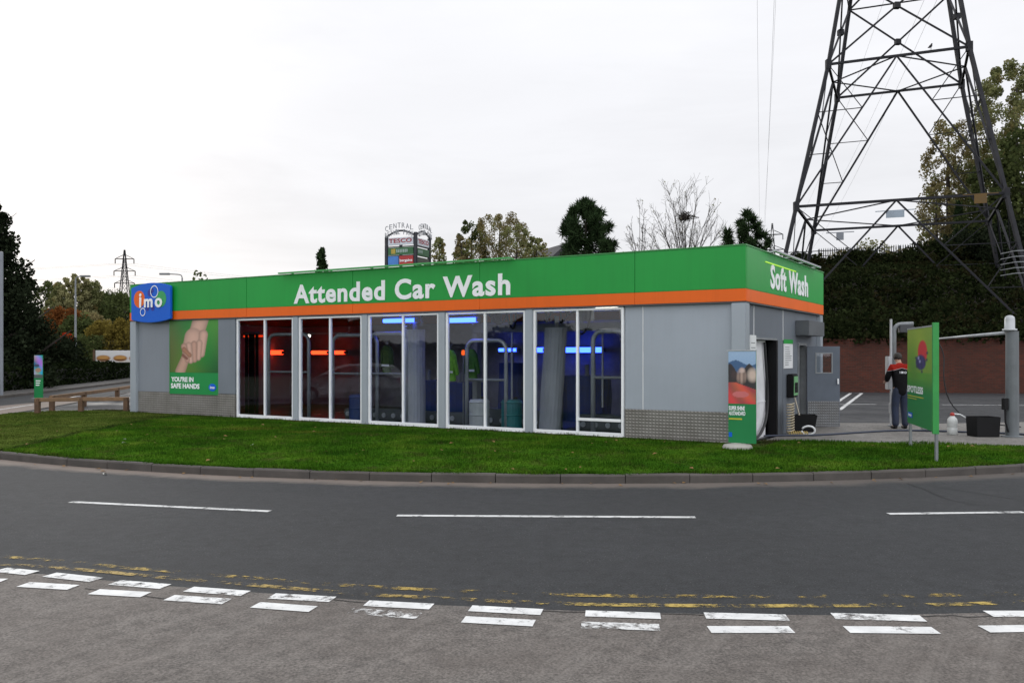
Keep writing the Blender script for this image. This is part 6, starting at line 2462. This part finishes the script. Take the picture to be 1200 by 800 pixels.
# ------------------------------------------------------------------ fallen leaves
random.seed(5)
M_leaf = pbr('fallen_leaf', C(.20, .07, .02), .8, 0, .3, 20)
M_leafw = pbr('pale_scrap', C(.55, .56, .52), .8)
for (px, py, z, mt, lab, grp) in ((784, 562.5, .004, M_leaf, 'brown fallen leaf in the gutter below the near corner', 'fallen leaves in the gutter'), (790, 563.5, .004, M_leaf, 'brown fallen leaf in the gutter below the near corner', 'fallen leaves in the gutter'), (796, 562.5, .004, M_leaf, 'brown fallen leaf in the gutter below the near corner', 'fallen leaves in the gutter'),
                                  (146, 515.5, .2, M_leafw, 'white scrap of litter on the left of the lawn', None), (295, 522, .21, M_leafw, 'white scrap of litter on the lawn below the leftmost window', None), (123, 556, .004, M_leafw, 'white scrap in the gutter at the left', None), (145, 519, .2, M_leafw, 'second smaller white scrap at the left of the lawn', None)):
    p = G(px, py, z)
    mb = MB()
    rr = .075 if mt is M_leaf else .035
    n = 7
    ring = [(rr * random.uniform(.6, 1.1) * math.cos(2 * math.pi * k / n), rr * random.uniform(.6, 1.1) * math.sin(2 * math.pi * k / n), random.uniform(.0, .04)) for k in range(n)]
    mb.add([(0, 0, .012)] + ring, [(0, k + 1, (k + 1) % n + 1) for k in range(n)])
    o = mb.build('fallen_leaf' if mt is M_leaf else 'litter', mt, None)
    o.location = p
    tag(o, lab, 'leaf' if mt is M_leaf else 'litter', grp)

# scattered autumn leaves on the lawn and in the gutter
mb = MB()
mb.add([(-.045, 0, .012), (0, -.03, .02), (.05, 0, .01), (.0, .03, .024)], [(0, 1, 2, 3)])
lf0 = mb.build('fallen_leaf', pbr('dry_leaf', C(.22, .12, .035), .8, 0, .4, 20), None)
tag(lf0, 'small dry leaf lying on the grass or in the gutter', 'leaf', 'dry leaves scattered on the verge')
lpts = []
while len(lpts) < 70:
    x_, y_ = random.uniform(-12, 10), random.uniform(12.6, 20)
    if inside(np.array([x_]), np.array([y_]), lawn_poly)[0]:
        lpts.append((x_, y_, float(lawn_z(np.array([x_]), np.array([y_]))[0]) + .03))
for a_ in np.linspace(-122, -60, 40):
    rr_ = ARC_R + abs(random.gauss(0, .12)) + .03
    aa_ = R(a_ + random.uniform(-1.5, 1.5))
    lpts.append((ARC_C.x + rr_ * math.cos(aa_), ARC_C.y + rr_ * math.sin(aa_), .004))
for k, p in enumerate(lpts):
    o = lf0 if k == 0 else lf0.copy()
    if k:
        col.objects.link(o)
    o.location = p
    o.rotation_euler = (random.uniform(-.3, .3), random.uniform(-.3, .3), random.uniform(0, 6.3))
    sc_ = random.uniform(.5, 1.05)
    o.scale = (sc_, sc_, sc_)

# ------------------------------------------------------------------ sky and light
SUN_AZ, SUN_EL = R(-29), R(13)
w = bpy.data.worlds.new('World')
scene.world = w
w.use_nodes = True
t = w.node_tree
t.nodes.clear()
out = t.nodes.new('ShaderNodeOutputWorld')
bgd = t.nodes.new('ShaderNodeBackground')
sky = t.nodes.new('ShaderNodeTexSky')
sky.sky_type = 'NISHITA'
sky.sun_disc = False
sky.sun_elevation = SUN_EL
sky.sun_rotation = SUN_AZ
tc = t.nodes.new('ShaderNodeTexCoord').outputs['Generated']
# overcast: brightness follows the direction to the veiled sun
vm = t.nodes.new('ShaderNodeVectorMath')
vm.operation = 'DOT_PRODUCT'
t.links.new(tc, vm.inputs[0])
vm.inputs[1].default_value = (math.sin(SUN_AZ) * math.cos(SUN_EL), math.cos(SUN_AZ) * math.cos(SUN_EL), math.sin(SUN_EL))
dot = vm.outputs['Value']
# pale in front of us, brighter overhead and in the open half of the sky behind
sep = t.nodes.new('ShaderNodeSeparateXYZ')
t.links.new(tc, sep.inputs[0])
back = ramp(t, math_n(t, 'ADD', math_n(t, 'MULTIPLY', dot, .5), .5), [(0, (1, 1, 1, 1)), (.30, (.8, .8, .8, 1)), (.66, (0, 0, 0, 1))])
back.color_ramp.interpolation = 'EASE'
up = math_n(t, 'POWER', math_n(t, 'MAXIMUM', sep.outputs[2], 0.0), 1.3)
base = math_n(t, 'ADD', math_n(t, 'ADD', math_n(t, 'MULTIPLY', up, .34), .908), math_n(t, 'MULTIPLY', back.outputs[0], .75))
glow = math_n(t, 'MULTIPLY', math_n(t, 'POWER', math_n(t, 'MAXIMUM', dot, 0.0), 55.0), .16)
lum = math_n(t, 'ADD', base, glow)
# soft wisps, stretched along the horizon, and broad slow tone
mp = t.nodes.new('ShaderNodeMapping')
mp.inputs['Scale'].default_value = (1.6, 1.6, 9.0)
t.links.new(tc, mp.inputs[0])
wn_ = noise(t, 1.5, 6, .6, mp.outputs[0], .4)
low = math_n(t, 'SUBTRACT', 1.0, math_n(t, 'MULTIPLY', math_n(t, 'ABSOLUTE', sep.outputs[2]), 1.9), True)
wis = ramp(t, wn_, [(.42, (0, 0, 0, 1)), (.68, (1, 1, 1, 1))]).outputs[0]
mp2 = t.nodes.new('ShaderNodeMapping')
mp2.inputs['Scale'].default_value = (1.2, 1.2, 3.2)
t.links.new(tc, mp2.inputs[0])
slow = ramp(t, noise(t, 1.7, 5, .55, mp2.outputs[0], .3), [(.35, (0, 0, 0, 1)), (.66, (1, 1, 1, 1))]).outputs[0]
dark_ = math_n(t, 'ADD', math_n(t, 'MULTIPLY', math_n(t, 'MULTIPLY', wis, low), .13), math_n(t, 'MULTIPLY', slow, .075))
lum = math_n(t, 'MULTIPLY', lum, math_n(t, 'SUBTRACT', 1.04, dark_))
cl = t.nodes.new('ShaderNodeVectorMath')
cl.operation = 'SCALE'
cl.inputs[0].default_value = (9.92, 9.97, 10.35)
t.links.new(lum, cl.inputs['Scale'])
c = mix(t, .96, sky.outputs[0], cl.outputs[0])
t.links.new(c, bgd.inputs[0])
bgd.inputs[1].default_value = .1
t.links.new(bgd.outputs[0], out.inputs[0])
sl = bpy.data.lights.new('sun', 'SUN')
sl.energy = .6
sl.angle = R(22)
sl.color = (1, .95, .88)
so = bpy.data.objects.new('sun', sl)
col.objects.link(so)
sd = Vector((math.sin(SUN_AZ) * math.cos(SUN_EL), math.cos(SUN_AZ) * math.cos(SUN_EL), math.sin(SUN_EL)))
so.rotation_euler = (-sd).to_track_quat('-Z', 'Y').to_euler()
so.location = (0, 0, 30)

# ------------------------------------------------------------------ camera
cd = bpy.data.cameras.new('camera')
cd.sensor_width = 36
cd.lens = F / 1200 * 36
cd.shift_y = (HY - 400) / 1200
cd.clip_end = 4000
cd.clip_start = .1
co = bpy.data.objects.new('camera', cd)
col.objects.link(co)
co.location = (0, 0, CH)
co.rotation_euler = (R(90), 0, 0)
scene.camera = co
scene.view_settings.view_transform = 'Standard'
scene.view_settings.look = 'None'
scene.view_settings.exposure = 0
scene.render.engine = 'CYCLES'
scene.cycles.max_bounces = 8
scene.cycles.transparent_max_bounces = 16
